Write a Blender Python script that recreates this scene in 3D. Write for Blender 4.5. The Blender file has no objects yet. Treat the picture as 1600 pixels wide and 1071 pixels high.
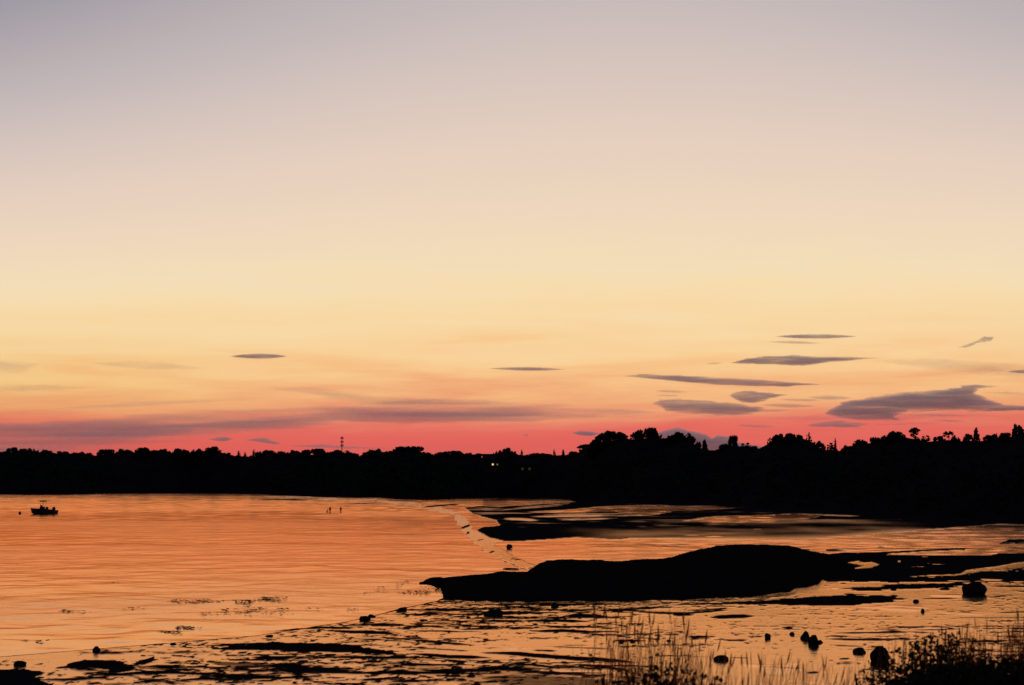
import bpy, math, random
import numpy as np
from mathutils import Vector, Matrix

random.seed(7)
rng = np.random.default_rng(11)
sc = bpy.context.scene
col = sc.collection
R = math.radians

# ------------------------------------------------------------------ camera
FP, CX, CY, HOR, CH = 2222.0, 800.0, 535.5, 755.0, 7.2
TH = math.atan((HOR - CY) / FP)
cam_d = bpy.data.cameras.new("camera")
cam_d.sensor_width = 36.0
cam_d.lens = 36.0 * FP / 1600.0
cam_d.clip_start, cam_d.clip_end = 0.1, 60000.0
cam_d.dof.use_dof = True
cam_d.dof.focus_distance = 260.0
cam_d.dof.aperture_fstop = 4.5
cam = bpy.data.objects.new("camera", cam_d)
col.objects.link(cam)
cam.location = (0, 0, CH)
cam.rotation_euler = (math.pi / 2 + TH, 0, 0)
sc.camera = cam

# ------------------------------------------------------------------ view, render
sc.view_settings.view_transform = 'Standard'
sc.view_settings.look = 'None'
sc.view_settings.exposure = 0.0
sc.view_settings.gamma = 1.0
sc.view_settings.use_curve_mapping = False
sc.cycles.use_denoising = True
sc.cycles.denoiser = 'OPENIMAGEDENOISE'
sc.cycles.max_bounces = 6
sc.cycles.volume_bounces = 4
sc.cycles.transparent_max_bounces = 32


def lin(r, g, b):
    f = lambda c: (c / 255 / 12.92) if c / 255 <= 0.04045 else ((c / 255 + 0.055) / 1.055) ** 2.4
    return (f(r), f(g), f(b), 1.0)


def el_of(py):
    return math.degrees(TH + math.atan((CY - py) / FP))


# ------------------------------------------------------------------ world: dusk sky
world = bpy.data.worlds.new("World")
sc.world = world
world.use_nodes = True
wt = world.node_tree
wt.nodes.clear()


class NT:
    """small helper round a node tree"""
    def __init__(s, t):
        s.t = t

    def n(s, kind, **kw):
        x = s.t.nodes.new(kind)
        for k, v in kw.items():
            setattr(x, k, v)
        return x

    def link(s, a, b):
        s.t.links.new(a, b)

    def put(s, inp, v):
        if isinstance(v, (int, float, tuple, list)):
            inp.default_value = v
        else:
            s.link(v, inp)

    def m(s, op, a, b=0.0, c=0.0, clamp=False):
        x = s.n('ShaderNodeMath', operation=op, use_clamp=clamp)
        s.put(x.inputs[0], a); s.put(x.inputs[1], b); s.put(x.inputs[2], c)
        return x.outputs[0]

    def mr(s, v, a, b, c=0.0, d=1.0, smooth=True):
        x = s.n('ShaderNodeMapRange', interpolation_type='SMOOTHSTEP' if smooth else 'LINEAR')
        s.put(x.inputs[0], v)
        for i, q in enumerate((a, b, c, d)):
            s.put(x.inputs[i + 1], q)
        return x.outputs[0]

    def mix(s, f, a, b, blend='MIX'):
        x = s.n('ShaderNodeMix', data_type='RGBA', blend_type=blend)
        s.put(x.inputs[0], f); s.put(x.inputs[6], a); s.put(x.inputs[7], b)
        return x.outputs[2]

    def ramp(s, f, stops, interp='LINEAR'):
        x = s.n('ShaderNodeValToRGB')
        r = x.color_ramp
        r.interpolation = interp
        while len(r.elements) > 1:
            r.elements.remove(r.elements[-1])
        r.elements[0].position = stops[0][0]; r.elements[0].color = stops[0][1]
        for p, c in stops[1:]:
            e = r.elements.new(p); e.color = c
        s.put(x.inputs[0], f)
        return x.outputs[0]

    def noise(s, vec, scale, detail=4.0, rough=0.55, dist=0.0):
        x = s.n('ShaderNodeTexNoise')
        s.put(x.inputs['Vector'], vec)
        x.inputs['Scale'].default_value = scale
        x.inputs['Detail'].default_value = detail
        x.inputs['Roughness'].default_value = rough
        x.inputs['Distortion'].default_value = dist
        return x.outputs[0]

    def xyz(s, x, y, z):
        c = s.n('ShaderNodeCombineXYZ')
        s.put(c.inputs[0], x); s.put(c.inputs[1], y); s.put(c.inputs[2], z)
        return c.outputs[0]


w = NT(wt)
tc = w.n('ShaderNodeTexCoord')
sep = w.n('ShaderNodeSeparateXYZ')
w.link(tc.outputs['Generated'], sep.inputs[0])
dx, dy, dz = sep.outputs
el = w.m('MULTIPLY', w.m('ARCSINE', dz), 180 / math.pi)
az = w.m('MULTIPLY', w.m('ARCTAN2', dx, dy), 180 / math.pi)
SUN_AZ = 4.0
daz = w.m('SUBTRACT', az, SUN_AZ)
elp = w.m('MAXIMUM', el, 0.0)
# the twilight arch: the warm glow stands highest over the place where the sun went down
q = w.m('MINIMUM', w.m('POWER', w.m('MULTIPLY', w.m('ABSOLUTE', daz), 1 / 45.0), 2.0), 4.0)
k = w.m('MULTIPLY', w.m('MULTIPLY', q, 1.7), w.m('MULTIPLY', elp, 1 / 19.0))
elw = w.m('MULTIPLY', elp, w.m('ADD', k, 1.0))
# faint streaks of high thin cloud
sv = w.xyz(w.m('MULTIPLY', az, 0.10), w.m('MULTIPLY', w.m('SUBTRACT', el, w.m('MULTIPLY', az, 0.012)), 1.1), 3.0)
st = w.m('SUBTRACT', w.noise(sv, 1.0, 5.0, 0.6, 0.3), 0.5)
stamp = w.m('MULTIPLY', w.mr(elw, 0.3, 4.5, 0.0, 1.0, False), w.mr(elw, 6.0, 12.0, 1.0, 0.12))
elw2 = w.m('ADD', elw, w.m('MULTIPLY', st, w.m('MULTIPLY', stamp, -4.5)))
LOW = 26.0
PROF = [(-20, (205, 92, 88)), (690, (223, 96, 91)), (674, (225, 103, 94)), (661, (227, 118, 101)), (648, (230, 138, 107)),
        (634, (235, 158, 114)), (618, (238, 171, 120)), (600, (242, 184, 128)), (578, (245, 196, 138)),
        (545, (246, 206, 151)), (500, (246, 213, 162)), (460, (245, 217, 170)), (420, (242, 219, 180)),
        (330, (236, 213, 186)), (220, (228, 205, 188)), (110, (214, 196, 187)), (10, (199, 186, 184))]
stops = [(0.0, lin(*PROF[0][1]))] + [(min(1.0, el_of(p) / LOW), lin(*c)) for p, c in PROF[1:]]
stops.append((1.0, lin(160, 154, 163)))
low = w.ramp(w.m('DIVIDE', elw2, LOW), stops)
up = w.ramp(w.m('DIVIDE', elw2, 90.0), [(LOW / 90, lin(160, 154, 163)), (0.37, lin(132, 131, 147)),
                                        (0.5, lin(112, 116, 138)), (0.7, lin(90, 98, 126)), (1.0, lin(74, 82, 112))])
base = w.mix(w.mr(elw2, LOW - 0.01, LOW + 0.01), low, up)
# away from the afterglow the low sky is a little dimmer and redder
side = w.m('MULTIPLY', w.mr(w.m('MULTIPLY', daz, -1.0), 8.0, 27.0), w.mr(elw, 9.0, 3.0))
base = w.mix(side, base, w.mix(1.0, base, (0.95, 0.96, 0.84, 1), 'MULTIPLY'))
sider = w.m('MULTIPLY', w.mr(daz, 9.0, 26.0), w.mr(elw, 9.0, 3.0))
base = w.mix(sider, base, w.mix(1.0, base, (0.93, 0.84, 0.80, 1), 'MULTIPLY'))
# opposite the sunset: blue-grey dusk
back = w.mr(w.m('COSINE', w.m('MULTIPLY', daz, math.pi / 180)), 0.85, -0.35)
dusk = w.ramp(w.m('DIVIDE', elp, 90.0), [(0.0, lin(52, 56, 74)), (0.12, lin(68, 64, 80)), (0.3, lin(62, 68, 92)), (1.0, lin(74, 82, 112))])
glow = w.mix(back, base, dusk)
glow = w.mix(w.mr(el, -0.1, -3.0), glow, w.mix(1.0, glow, (0.25, 0.25, 0.28, 1), 'MULTIPLY'))
bg = w.n('ShaderNodeBackground')
w.link(glow, bg.inputs[0]); bg.inputs[1].default_value = 1.0
sky = w.n('ShaderNodeTexSky', sky_type='NISHITA')
sky.sun_disc = False
sky.sun_elevation = R(-3.0)
sky.sun_rotation = R(SUN_AZ)
bg2 = w.n('ShaderNodeBackground')
w.link(sky.outputs[0], bg2.inputs[0]); bg2.inputs[1].default_value = 0.05
add = w.n('ShaderNodeAddShader')
w.link(bg.outputs[0], add.inputs[0]); w.link(bg2.outputs[0], add.inputs[1])
wo = w.n('ShaderNodeOutputWorld')
w.link(add.outputs[0], wo.inputs[0])

# ------------------------------------------------------------------ geometry helpers
CT, ST = math.cos(TH), math.sin(TH)


def ray(px, py):
    u = (np.asarray(px, float) - CX) / FP
    v = (CY - np.asarray(py, float)) / FP
    return u, CT - v * ST, ST + v * CT


def ground(px, py, z=0.0):
    """the place on the level z that is seen at that point of the photograph"""
    a, b, c = ray(px, py)
    t = (z - CH) / c
    return a * t, b * t


def at(px, py, Y):
    a, b, c = ray(px, py)
    t = Y / b
    return Vector((float(a * t), float(Y), float(CH + c * t)))


def mpp(Y):
    return Y / FP


def tag(o, label=None, cat=None, group=None, kind=None):
    if label: o['label'] = label
    if cat: o['category'] = cat
    if group: o['group'] = group
    if kind: o['kind'] = kind
    return o


def mesh_np(name, verts, faces, smooth=False):
    """verts (n,3), faces (m,k) arrays"""
    verts = np.asarray(verts, np.float32); faces = np.asarray(faces, np.int32)
    me = bpy.data.meshes.new(name)
    k = faces.shape[1]
    me.vertices.add(len(verts)); me.vertices.foreach_set('co', verts.ravel())
    me.loops.add(faces.size); me.loops.foreach_set('vertex_index', faces.ravel())
    me.polygons.add(len(faces))
    me.polygons.foreach_set('loop_start', np.arange(0, faces.size, k, dtype=np.int32))
    me.polygons.foreach_set('loop_total', np.full(len(faces), k, np.int32))
    if smooth:
        me.polygons.foreach_set('use_smooth', np.ones(len(faces), bool))
    me.update(calc_edges=True)
    return me


def mesh_list(name, v, f, smooth=False):
    me = bpy.data.meshes.new(name)
    me.from_pydata([tuple(x) for x in v], [], [tuple(x) for x in f])
    if smooth:
        for p in me.polygons: p.use_smooth = True
    me.update()
    return me


def put(name, me, mat, parent=None, loc=None):
    o = bpy.data.objects.new(name, me)
    col.objects.link(o)
    if mat and not me.materials: me.materials.append(mat)
    if parent: o.parent = parent
    if loc is not None: o.location = loc
    return o


def empty(name, loc=(0, 0, 0), rz=0.0):
    o = bpy.data.objects.new(name, None)
    col.objects.link(o)
    o.location = loc
    o.rotation_euler = (0, 0, rz)
    o.empty_display_size = 0.3
    return o


class MB:
    """collects simple solids into one mesh"""
    def __init__(s):
        s.v, s.f = [], []

    def raw(s, v, f):
        b = len(s.v)
        s.v += [tuple(x) for x in v]
        s.f += [tuple(i + b for i in q) for q in f]

    def box(s, c, d, taper=1.0, rot=None):
        x, y, z = d[0] / 2, d[1] / 2, d[2] / 2
        vs = [Vector((a * x * (taper if cc > 0 else 1), b * y * (taper if cc > 0 else 1), cc * z))
              for cc in (-1, 1) for a, b in ((-1, -1), (1, -1), (1, 1), (-1, 1))]
        if rot: vs = [rot @ p for p in vs]
        c = Vector(c)
        s.raw([p + c for p in vs], [(3, 2, 1, 0), (4, 5, 6, 7), (0, 1, 5, 4), (1, 2, 6, 5), (2, 3, 7, 6), (3, 0, 4, 7)])

    def tube(s, pts, rad, n=8):
        pts = [Vector(p) for p in pts]
        if not isinstance(rad, (list, tuple)): rad = [rad] * len(pts)
        rings = []
        for i, p in enumerate(pts):
            d = (pts[min(i + 1, len(pts) - 1)] - pts[max(i - 1, 0)]).normalized()
            a = d.orthogonal().normalized(); b = d.cross(a)
            rings.append([p + (a * math.cos(t) + b * math.sin(t)) * rad[i] for t in [2 * math.pi * j / n for j in range(n)]])
        b0 = len(s.v)
        for r in rings: s.v += [tuple(x) for x in r]
        for i in range(len(pts) - 1):
            for j in range(n):
                a, c = b0 + i * n + j, b0 + i * n + (j + 1) % n
                s.f.append((a, c, c + n, a + n))
        s.f.append(tuple(b0 + j for j in range(n))[::-1])
        s.f.append(tuple(b0 + (len(pts) - 1) * n + j for j in range(n)))

    def ell(s, c, r, nu=14, nv=9, bump=0.0, seed=0):
        rr = random.Random(seed)
        b0 = len(s.v)
        s.v.append((c[0], c[1], c[2] - r[2]))
        for i in range(1, nv):
            t = -math.pi / 2 + math.pi * i / nv
            for j in range(nu):
                a = 2 * math.pi * j / nu
                k = 1 + bump * rr.uniform(-1, 1)
                s.v.append((c[0] + r[0] * k * math.cos(t) * math.cos(a), c[1] + r[1] * k * math.cos(t) * math.sin(a), c[2] + r[2] * k * math.sin(t)))
        s.v.append((c[0], c[1], c[2] + r[2]))
        top = len(s.v) - 1
        for j in range(nu):
            s.f.append((b0, b0 + 1 + (j + 1) % nu, b0 + 1 + j))
            s.f.append((top, b0 + 1 + (nv - 2) * nu + j, b0 + 1 + (nv - 2) * nu + (j + 1) % nu))
        for i in range(nv - 2):
            for j in range(nu):
                a, c2 = b0 + 1 + i * nu + j, b0 + 1 + i * nu + (j + 1) % nu
                s.f.append((a, c2, c2 + nu, a + nu))

    def build(s, name, mat, parent=None, smooth=False, loc=None):
        return put(name, mesh_list(name, s.v, s.f, smooth), mat, parent, loc)


def _h(ix, iy, seed):
    n = (ix.astype(np.int64) * 374761393 + iy.astype(np.int64) * 668265263 + seed * 1442695041) & 0x7fffffff
    n = (n ^ (n >> 13)) * 1274126177 & 0x7fffffff
    return ((n ^ (n >> 16)) & 0xffff) / 65535.0


def vnoise(x, y, seed=0):
    ix, iy = np.floor(x), np.floor(y)
    fx, fy = x - ix, y - iy
    fx = fx * fx * (3 - 2 * fx); fy = fy * fy * (3 - 2 * fy)
    a, b = _h(ix, iy, seed), _h(ix + 1, iy, seed)
    c, d = _h(ix, iy + 1, seed), _h(ix + 1, iy + 1, seed)
    return (a + (b - a) * fx) + ((c + (d - c) * fx) - (a + (b - a) * fx)) * fy


def fbm(x, y, seed=0, oct=4, rough=0.55):
    s, a, t = 0, 1.0, 0
    for i in range(oct):
        s = s + a * vnoise(x * 2 ** i + 17.3 * i, y * 2 ** i - 9.1 * i, seed + i * 31)
        t += a; a *= rough
    return s / t - 0.5


def poly_sd(x, y, P, yk=1.0):
    """signed distance (inside > 0) of points to the polygon P, with y stretched by yk"""
    P = np.array(P, float); P[:, 1] *= yk
    y = y * yk
    d2 = np.full(x.shape, 1e18); ins = np.zeros(x.shape, bool)
    for i in range(len(P)):
        a, b = P[i], P[(i + 1) % len(P)]
        e = b - a
        t = np.clip(((x - a[0]) * e[0] + (y - a[1]) * e[1]) / max(e @ e, 1e-9), 0, 1)
        d2 = np.minimum(d2, (x - a[0] - t * e[0]) ** 2 + (y - a[1] - t * e[1]) ** 2)
        c = ((a[1] > y) != (b[1] > y))
        xi = a[0] + (y - a[1]) * e[0] / (e[1] if abs(e[1]) > 1e-12 else 1e-12)
        ins ^= c & (x < xi)
    d = np.sqrt(d2)
    return np.where(ins, d, -d)


# ------------------------------------------------------------------ materials
def mat_new(name):
    m = bpy.data.materials.new(name)
    m.use_nodes = True
    m.node_tree.nodes.clear()
    t = NT(m.node_tree)
    out = t.n('ShaderNodeOutputMaterial')
    return m, t, out


def mat_matte(name, c1, c2, scale=3.0, rough=0.9, spec=0.0, coord='Object'):
    m, t, out = mat_new(name)
    tx = t.n('ShaderNodeTexCoord')
    f = t.noise(tx.outputs[coord], scale, 5.0, 0.6)
    c = t.ramp(f, [(0.3, c1 + (1,)), (0.7, c2 + (1,))])
    p = t.n('ShaderNodeBsdfPrincipled')
    t.link(c, p.inputs['Base Color'])
    p.inputs['Roughness'].default_value = rough
    p.inputs['Specular IOR Level'].default_value = spec
    t.link(p.outputs[0], out.inputs[0])
    return m


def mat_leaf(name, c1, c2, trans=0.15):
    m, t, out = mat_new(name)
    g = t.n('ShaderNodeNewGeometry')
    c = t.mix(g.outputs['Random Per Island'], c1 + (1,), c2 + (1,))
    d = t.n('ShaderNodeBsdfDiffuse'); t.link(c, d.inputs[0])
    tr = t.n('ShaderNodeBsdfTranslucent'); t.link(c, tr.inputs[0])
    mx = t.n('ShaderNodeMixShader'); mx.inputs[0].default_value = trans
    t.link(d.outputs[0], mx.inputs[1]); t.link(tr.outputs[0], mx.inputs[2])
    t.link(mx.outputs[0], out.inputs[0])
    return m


def mat_emit(name, c, s):
    m, t, out = mat_new(name)
    e = t.n('ShaderNodeEmission')
    tx = t.n('ShaderNodeTexCoord')
    f = t.noise(tx.outputs['Object'], 1.5, 2.0)
    e_c = t.mix(t.m('MULTIPLY', f, 0.5), c + (1,), (c[0] * 0.7, c[1] * 0.5, c[2] * 0.3, 1))
    t.link(e_c, e.inputs[0]); e.inputs[1].default_value = s
    t.link(e.outputs[0], out.inputs[0])
    return m


SLOPES = [0.05, 0.052, 0.046, 0.034, 0.028, 0.042, 0.10, 0.125]
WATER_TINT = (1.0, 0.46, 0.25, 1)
BEDMUD = (0.030, 0.020, 0.013, 1)


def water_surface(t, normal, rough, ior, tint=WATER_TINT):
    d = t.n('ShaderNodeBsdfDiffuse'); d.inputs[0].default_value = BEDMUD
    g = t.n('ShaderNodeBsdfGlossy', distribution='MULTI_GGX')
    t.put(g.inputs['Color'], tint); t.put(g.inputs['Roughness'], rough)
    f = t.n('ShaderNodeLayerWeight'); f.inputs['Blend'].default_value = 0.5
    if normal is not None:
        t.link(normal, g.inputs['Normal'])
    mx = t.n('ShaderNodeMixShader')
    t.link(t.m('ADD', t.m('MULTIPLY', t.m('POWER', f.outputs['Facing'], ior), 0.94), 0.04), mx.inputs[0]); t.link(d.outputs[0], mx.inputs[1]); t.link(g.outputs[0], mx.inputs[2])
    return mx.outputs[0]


def mat_water():
    m, t, out = mat_new("bay_water")
    g = t.n('ShaderNodeNewGeometry')
    s = t.n('ShaderNodeSeparateXYZ'); t.link(g.outputs['Position'], s.inputs[0])
    X, Y, _ = s.outputs
    # long low wavelets run nearly along X, fine ripples between them; wind sets where they are steep
    A = t.noise(t.xyz(t.m('MULTIPLY', X, 0.60), t.m('ADD', Y, t.m('MULTIPLY', X, 0.16)), 0.0), 0.60, 3.0, 0.55, 0.4)
    B = t.noise(t.xyz(t.m('MULTIPLY', X, 0.70), t.m('SUBTRACT', Y, t.m('MULTIPLY', X, 0.18)), 5.0), 2.1, 3.0, 0.6, 0.2)
    C = t.noise(t.xyz(t.m('MULTIPLY', X, 0.42), t.m('ADD', Y, t.m('MULTIPLY', X, 0.22)), 9.0), 0.17, 2.0, 0.5, 0.6)
    wind = t.noise(t.xyz(t.m('MULTIPLY', X, 0.012), t.m('MULTIPLY', Y, 0.022), 2.0), 1.0, 3.0, 0.5, 0.8)
    wv = t.mr(wind, 0.32, 0.66, 0.45, 1.15)
    rgh = t.mr(wind, 0.3, 0.7, 0.11, 0.165)
    hgt = t.m('ADD', t.m('ADD', t.m('MULTIPLY', A, 0.050), t.m('MULTIPLY', B, 0.020)), t.m('MULTIPLY', C, 0.0))
    b = t.n('ShaderNodeBump'); b.inputs['Distance'].default_value = 1.0
    t.link(t.m('MULTIPLY', hgt, t.m('MULTIPLY', wv, t.mr(Y, 130.0, 330.0, 1.0, 0.18))), b.inputs['Height'])
    b.inputs['Strength'].default_value = 1.0
    tint = t.mix(t.mr(Y, 55.0, 150.0), (1.0, 0.58, 0.34, 1), WATER_TINT)      # paler reflected sky towards the beach, put into the gloss colour
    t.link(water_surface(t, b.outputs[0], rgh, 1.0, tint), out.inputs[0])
    return m


def mat_flat():
    """tidal mud: a film of water where the attribute wet is high, dull weed-covered mud where it is low"""
    m, t, out = mat_new("tidal_mud")
    g = t.n('ShaderNodeNewGeometry')
    at_ = t.n('ShaderNodeAttribute'); at_.attribute_name = 'wet'
    s = t.n('ShaderNodeSeparateXYZ'); t.link(g.outputs['Position'], s.inputs[0])
    X, Y, _ = s.outputs
    v = t.xyz(t.m('MULTIPLY', X, 0.55), Y, 0.0)
    fine = t.noise(v, 2.6, 5.0, 0.65, 0.2)
    big = t.noise(t.xyz(t.m('MULTIPLY', X, 0.3), Y, 4.0), 0.5, 3.0, 0.6, 0.4)
    b = t.n('ShaderNodeBump'); b.inputs['Distance'].default_value = 1.0; b.inputs['Strength'].default_value = 1.0
    t.link(t.m('MULTIPLY', t.m('ADD', t.m('MULTIPLY', fine, 0.010), t.m('MULTIPLY', big, 0.015)), t.mr(Y, 110.0, 260.0, 1.0, 0.15)), b.inputs['Height'])
    film = water_surface(t, b.outputs[0], t.mr(Y, 100.0, 260.0, 0.10, 0.28), 2.0, (1.0, 0.56, 0.32, 1))
    dcol = t.ramp(fine, [(0.3, (0.008, 0.007, 0.007, 1)), (0.7, (0.020, 0.016, 0.014, 1))])
    d = t.n('ShaderNodeBsdfDiffuse'); t.link(dcol, d.inputs[0])
    wv = t.m('ADD', at_.outputs['Fac'], t.m('MULTIPLY', t.m('SUBTRACT', fine, 0.5), 0.35))
    mx = t.n('ShaderNodeMixShader')
    t.link(t.mr(wv, 0.05, 0.95), mx.inputs[0])
    t.link(d.outputs[0], mx.inputs[1]); t.link(film, mx.inputs[2])
    t.link(mx.outputs[0], out.inputs[0])
    return m


M_WATER = mat_water()
M_FLAT = mat_flat()
M_WEED = mat_matte("dark_weed", (0.006, 0.006, 0.006), (0.016, 0.014, 0.011), 2.0)
M_ROCK = mat_matte("dark_rock", (0.010, 0.009, 0.009), (0.030, 0.027, 0.026), 4.0)
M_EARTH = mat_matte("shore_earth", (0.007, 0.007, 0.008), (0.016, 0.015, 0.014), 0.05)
M_BANKE = mat_matte("bank_earth", (0.02, 0.018, 0.012), (0.05, 0.04, 0.025), 1.2)
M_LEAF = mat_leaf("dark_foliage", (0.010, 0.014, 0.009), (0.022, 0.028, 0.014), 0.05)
M_BARK = mat_matte("bark", (0.018, 0.013, 0.010), (0.040, 0.030, 0.022), 0.8)
M_BUSH = mat_leaf("bush_leaves", (0.012, 0.016, 0.008), (0.03, 0.035, 0.016), 0.06)
M_GRASS = mat_leaf("dry_grass", (0.24, 0.060, 0.014), (0.40, 0.110, 0.025), 0.55)
M_TWIG = mat_matte("twig", (0.012, 0.009, 0.007), (0.03, 0.022, 0.016), 8.0)

# ------------------------------------------------------------------ water and tidal flat
# the sheet of water carries real wavelets; a plain level sheet goes on outside them
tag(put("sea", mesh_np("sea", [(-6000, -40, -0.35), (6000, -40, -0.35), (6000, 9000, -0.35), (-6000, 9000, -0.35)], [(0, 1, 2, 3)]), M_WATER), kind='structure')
wy = [36.0]
while wy[-1] < 1320: wy.append(wy[-1] + min(max(0.0017 * wy[-1] + 0.22, 0.30), 1.25))
wy = np.array(wy)
wu = np.linspace(-0.80, 0.80, 421)
WU, WY = np.meshgrid(wu, wy)
WX = WU * WY
gust = fbm(WX / 60.0, WY / 45.0, 301, 3)
slope = np.interp(WY + 70 * gust, [40, 70, 110, 180, 240, 300, 380, 1300], SLOPES)
slope = np.maximum(slope, np.interp(WX, [-12, 25], [0, 0.085])) * (1 + 0.7 * gust)
WZ = 0
for lam, lx, tilt, share, ymax, sd_ in ((9.0, 11.0, 0.10, 0.40, 9e9, 401), (5.0, 5.0, -0.16, 0.62, 9e9, 402), (2.5, 2.6, 0.20, 0.80, 330, 403), (1.3, 2.2, 0.26, 0.6, 150, 404)):
    v_n = vnoise(WX / (lx * 0.5), (WY + tilt * WX) / (lam * 0.5), sd_) - 0.5
    WZ = WZ + v_n * 2.0 * share * slope * lam / 6.28 * 1.5 * np.clip((ymax - WY) / (0.3 * min(ymax, 900)), 0, 1)
ii = np.arange(WX.size).reshape(WX.shape)
ff = np.stack([ii[:-1, :-1], ii[:-1, 1:], ii[1:, 1:], ii[1:, :-1]], -1).reshape(-1, 4)
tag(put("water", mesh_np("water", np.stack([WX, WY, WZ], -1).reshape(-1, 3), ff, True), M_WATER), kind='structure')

rows = np.concatenate([np.arange(771.5, 800, 0.6), np.arange(800, 1126, 1.0), np.arange(1130, 1460, 18.0)])
cols_ = np.arange(-420, 2021, 2.0)
PX, PY = np.meshgrid(cols_, rows)
GX, GY = ground(PX, PY)
DD = GY
n1 = fbm(GX / 4.5, GY / 1.7, 3, 5)            # ground noise, patchy
n2 = fbm(GX / 1.1, GY / 0.9, 8, 4)
n3 = fbm(GX / 9.0, GY / 7.0, 21, 4)
vp = DD ** 2 / (CH * FP)                       # metres of ground per photo pixel, downwards
nedge = fbm(PX / 26.0, PY / 4.0, 40, 4) * 5.0 + fbm(PX / 8.0, PY / 1.8, 44, 3) * 4.0

LAND = np.full(PX.shape, -50.0)                # > 0: above the tide
WET = np.ones(PX.shape)


def region(P, pad=24):
    P = np.array(P)
    return ((PX > P[:, 0].min() - pad) & (PX < P[:, 0].max() + pad) & (PY > P[:, 1].min() - pad) & (PY < P[:, 1].max() + pad))


def sd_of(P, yk=2.5, pad=24, amp=1.0):
    m_ = region(P, pad)
    s_ = poly_sd(PX[m_], PY[m_], P, yk) + amp * nedge[m_]
    return m_, s_


def raise_land(P, wet, soft=3.0, amp=0.6, yk=2.5, pad=40):
    """land above the tide inside P; its wetness runs to the given value over soft pixels"""
    m_, s_ = sd_of(P, yk, pad, amp)
    LAND[m_] = np.maximum(LAND[m_], s_)
    k_ = np.clip(s_ / soft, 0, 1); k_ = k_ * k_ * (3 - 2 * k_)
    WET[m_] = np.where(s_ > 0, WET[m_] * (1 - k_) + np.minimum(wet, WET[m_]) * k_, WET[m_])


def flood(P, soft=1.5, amp=0.35, yk=2.5):
    m_, s_ = sd_of(P, yk, 24, amp)
    LAND[m_] = np.minimum(LAND[m_], -s_)


def streak(pts, th, wet=0.0, flood_=False, rag=0.5):
    """a long thin ridge (or runnel) along pts, th pixels thick in the middle and thin at its ends"""
    pts = np.array(pts, float)
    seg = np.linalg.norm(np.diff(pts, axis=0), axis=1); cum = np.concatenate([[0], np.cumsum(seg)])
    m_ = region(pts, 14)
    x, y = PX[m_], PY[m_]
    best = np.full(x.shape, -99.0)
    for i in range(len(pts) - 1):
        a, b = pts[i], pts[i + 1]; e = b - a
        t = np.clip(((x - a[0]) * e[0] + (y - a[1]) * e[1]) / (e @ e), 0, 1)
        s_ = (cum[i] + t * seg[i]) / cum[-1]
        tap = np.clip(np.minimum(s_, 1 - s_) * 4.0, 0.0, 1) ** 0.7
        d = np.sqrt(((x - a[0] - t * e[0]) * 0.35) ** 2 + (y - a[1] - t * e[1]) ** 2)
        best = np.maximum(best, th * 0.5 * tap - d)
    s_ = best + rag * nedge[m_] * 0.28
    if flood_:
        WET[m_] = np.maximum(WET[m_], np.clip((s_ + 0.6) / 1.8, 0, 1) * 0.9)
    else:
        k_ = np.clip(s_ / 1.0 + 0.2, 0, 1)
        LAND[m_] = np.where(s_ > 0, np.maximum(LAND[m_], s_ * 2), LAND[m_])
        WET[m_] = np.minimum(WET[m_], 1 - k_ * (1 - wet))


# far flats
FAR = [(742, 829), (756, 824), (780, 822), (774, 814), (738, 804), (724, 793), (760, 790), (830, 784), (895, 780), (905, 768), (2100, 768),
       (2100, 818), (1600, 821), (1560, 820), (1522, 824), (1437, 829), (1395, 833), (1362, 836), (1300, 842), (1200, 844), (1100, 843),
       (1000, 841.5), (962, 844), (900, 841), (850, 845), (815, 847), (790, 847.5), (765, 842), (755, 836)]
raise_land(FAR, 0.0, 2.5, 0.45)
for P in ([(640, 783), (700, 781), (760, 779.5), (800, 778), (812, 777.6), (770, 781), (775, 783), (820, 784.5), (890, 783), (900, 785), (860, 788),
           (800, 791.5), (778, 793), (745, 790), (700, 791), (640, 788)],
          [(818, 801.5), (850, 799), (900, 796), (940, 792), (960, 791), (1030, 789.2), (1060, 791), (1120, 791.6), (1174, 792.3), (1176, 793.6), (1120, 796.5),
           (1050, 800), (1045, 802), (1010, 806), (990, 804), (960, 800.5), (900, 802), (850, 803)],
          [(1060, 815.5), (1085, 811), (1120, 807.5), (1200, 805.3), (1240, 803.8), (1284, 804.5), (1275, 810), (1250, 815), (1200, 817.7), (1130, 817.7)]):
    m_, s_ = sd_of(P, 2.5, 30, 0.5)
    s_ = s_ + 5.0 * fbm(PX[m_] / 45.0, PY[m_] / 2.2, 71, 3)
    k_ = np.clip((s_ + 1.5) / 5.0, 0, 1)
    WET[m_] = np.maximum(WET[m_], k_)
    LAND[m_] = np.where(s_ > 1.2, np.minimum(LAND[m_], 1.2 - s_), LAND[m_])
for P, th in (([(780, 798), (880, 790.5)], 1.8), ([(733, 802), (830, 803.2)], 1.6), ([(786, 811.5), (815, 812.5), (842, 814.5)], 4.5),
              ([(826, 808.5), (900, 807), (965, 806)], 3.2), ([(872, 813.5), (965, 811)], 2.4), ([(960, 807), (1030, 805)], 2.4),
              ([(1275, 805.5), (1345, 807.5)], 2.4), ([(800, 795), (890, 787.5)], 1.6), ([(850, 805), (1000, 803)], 1.8), ([(700, 797), (790, 798)], 1.3)):
    streak(P, th, flood_=True)
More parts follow.
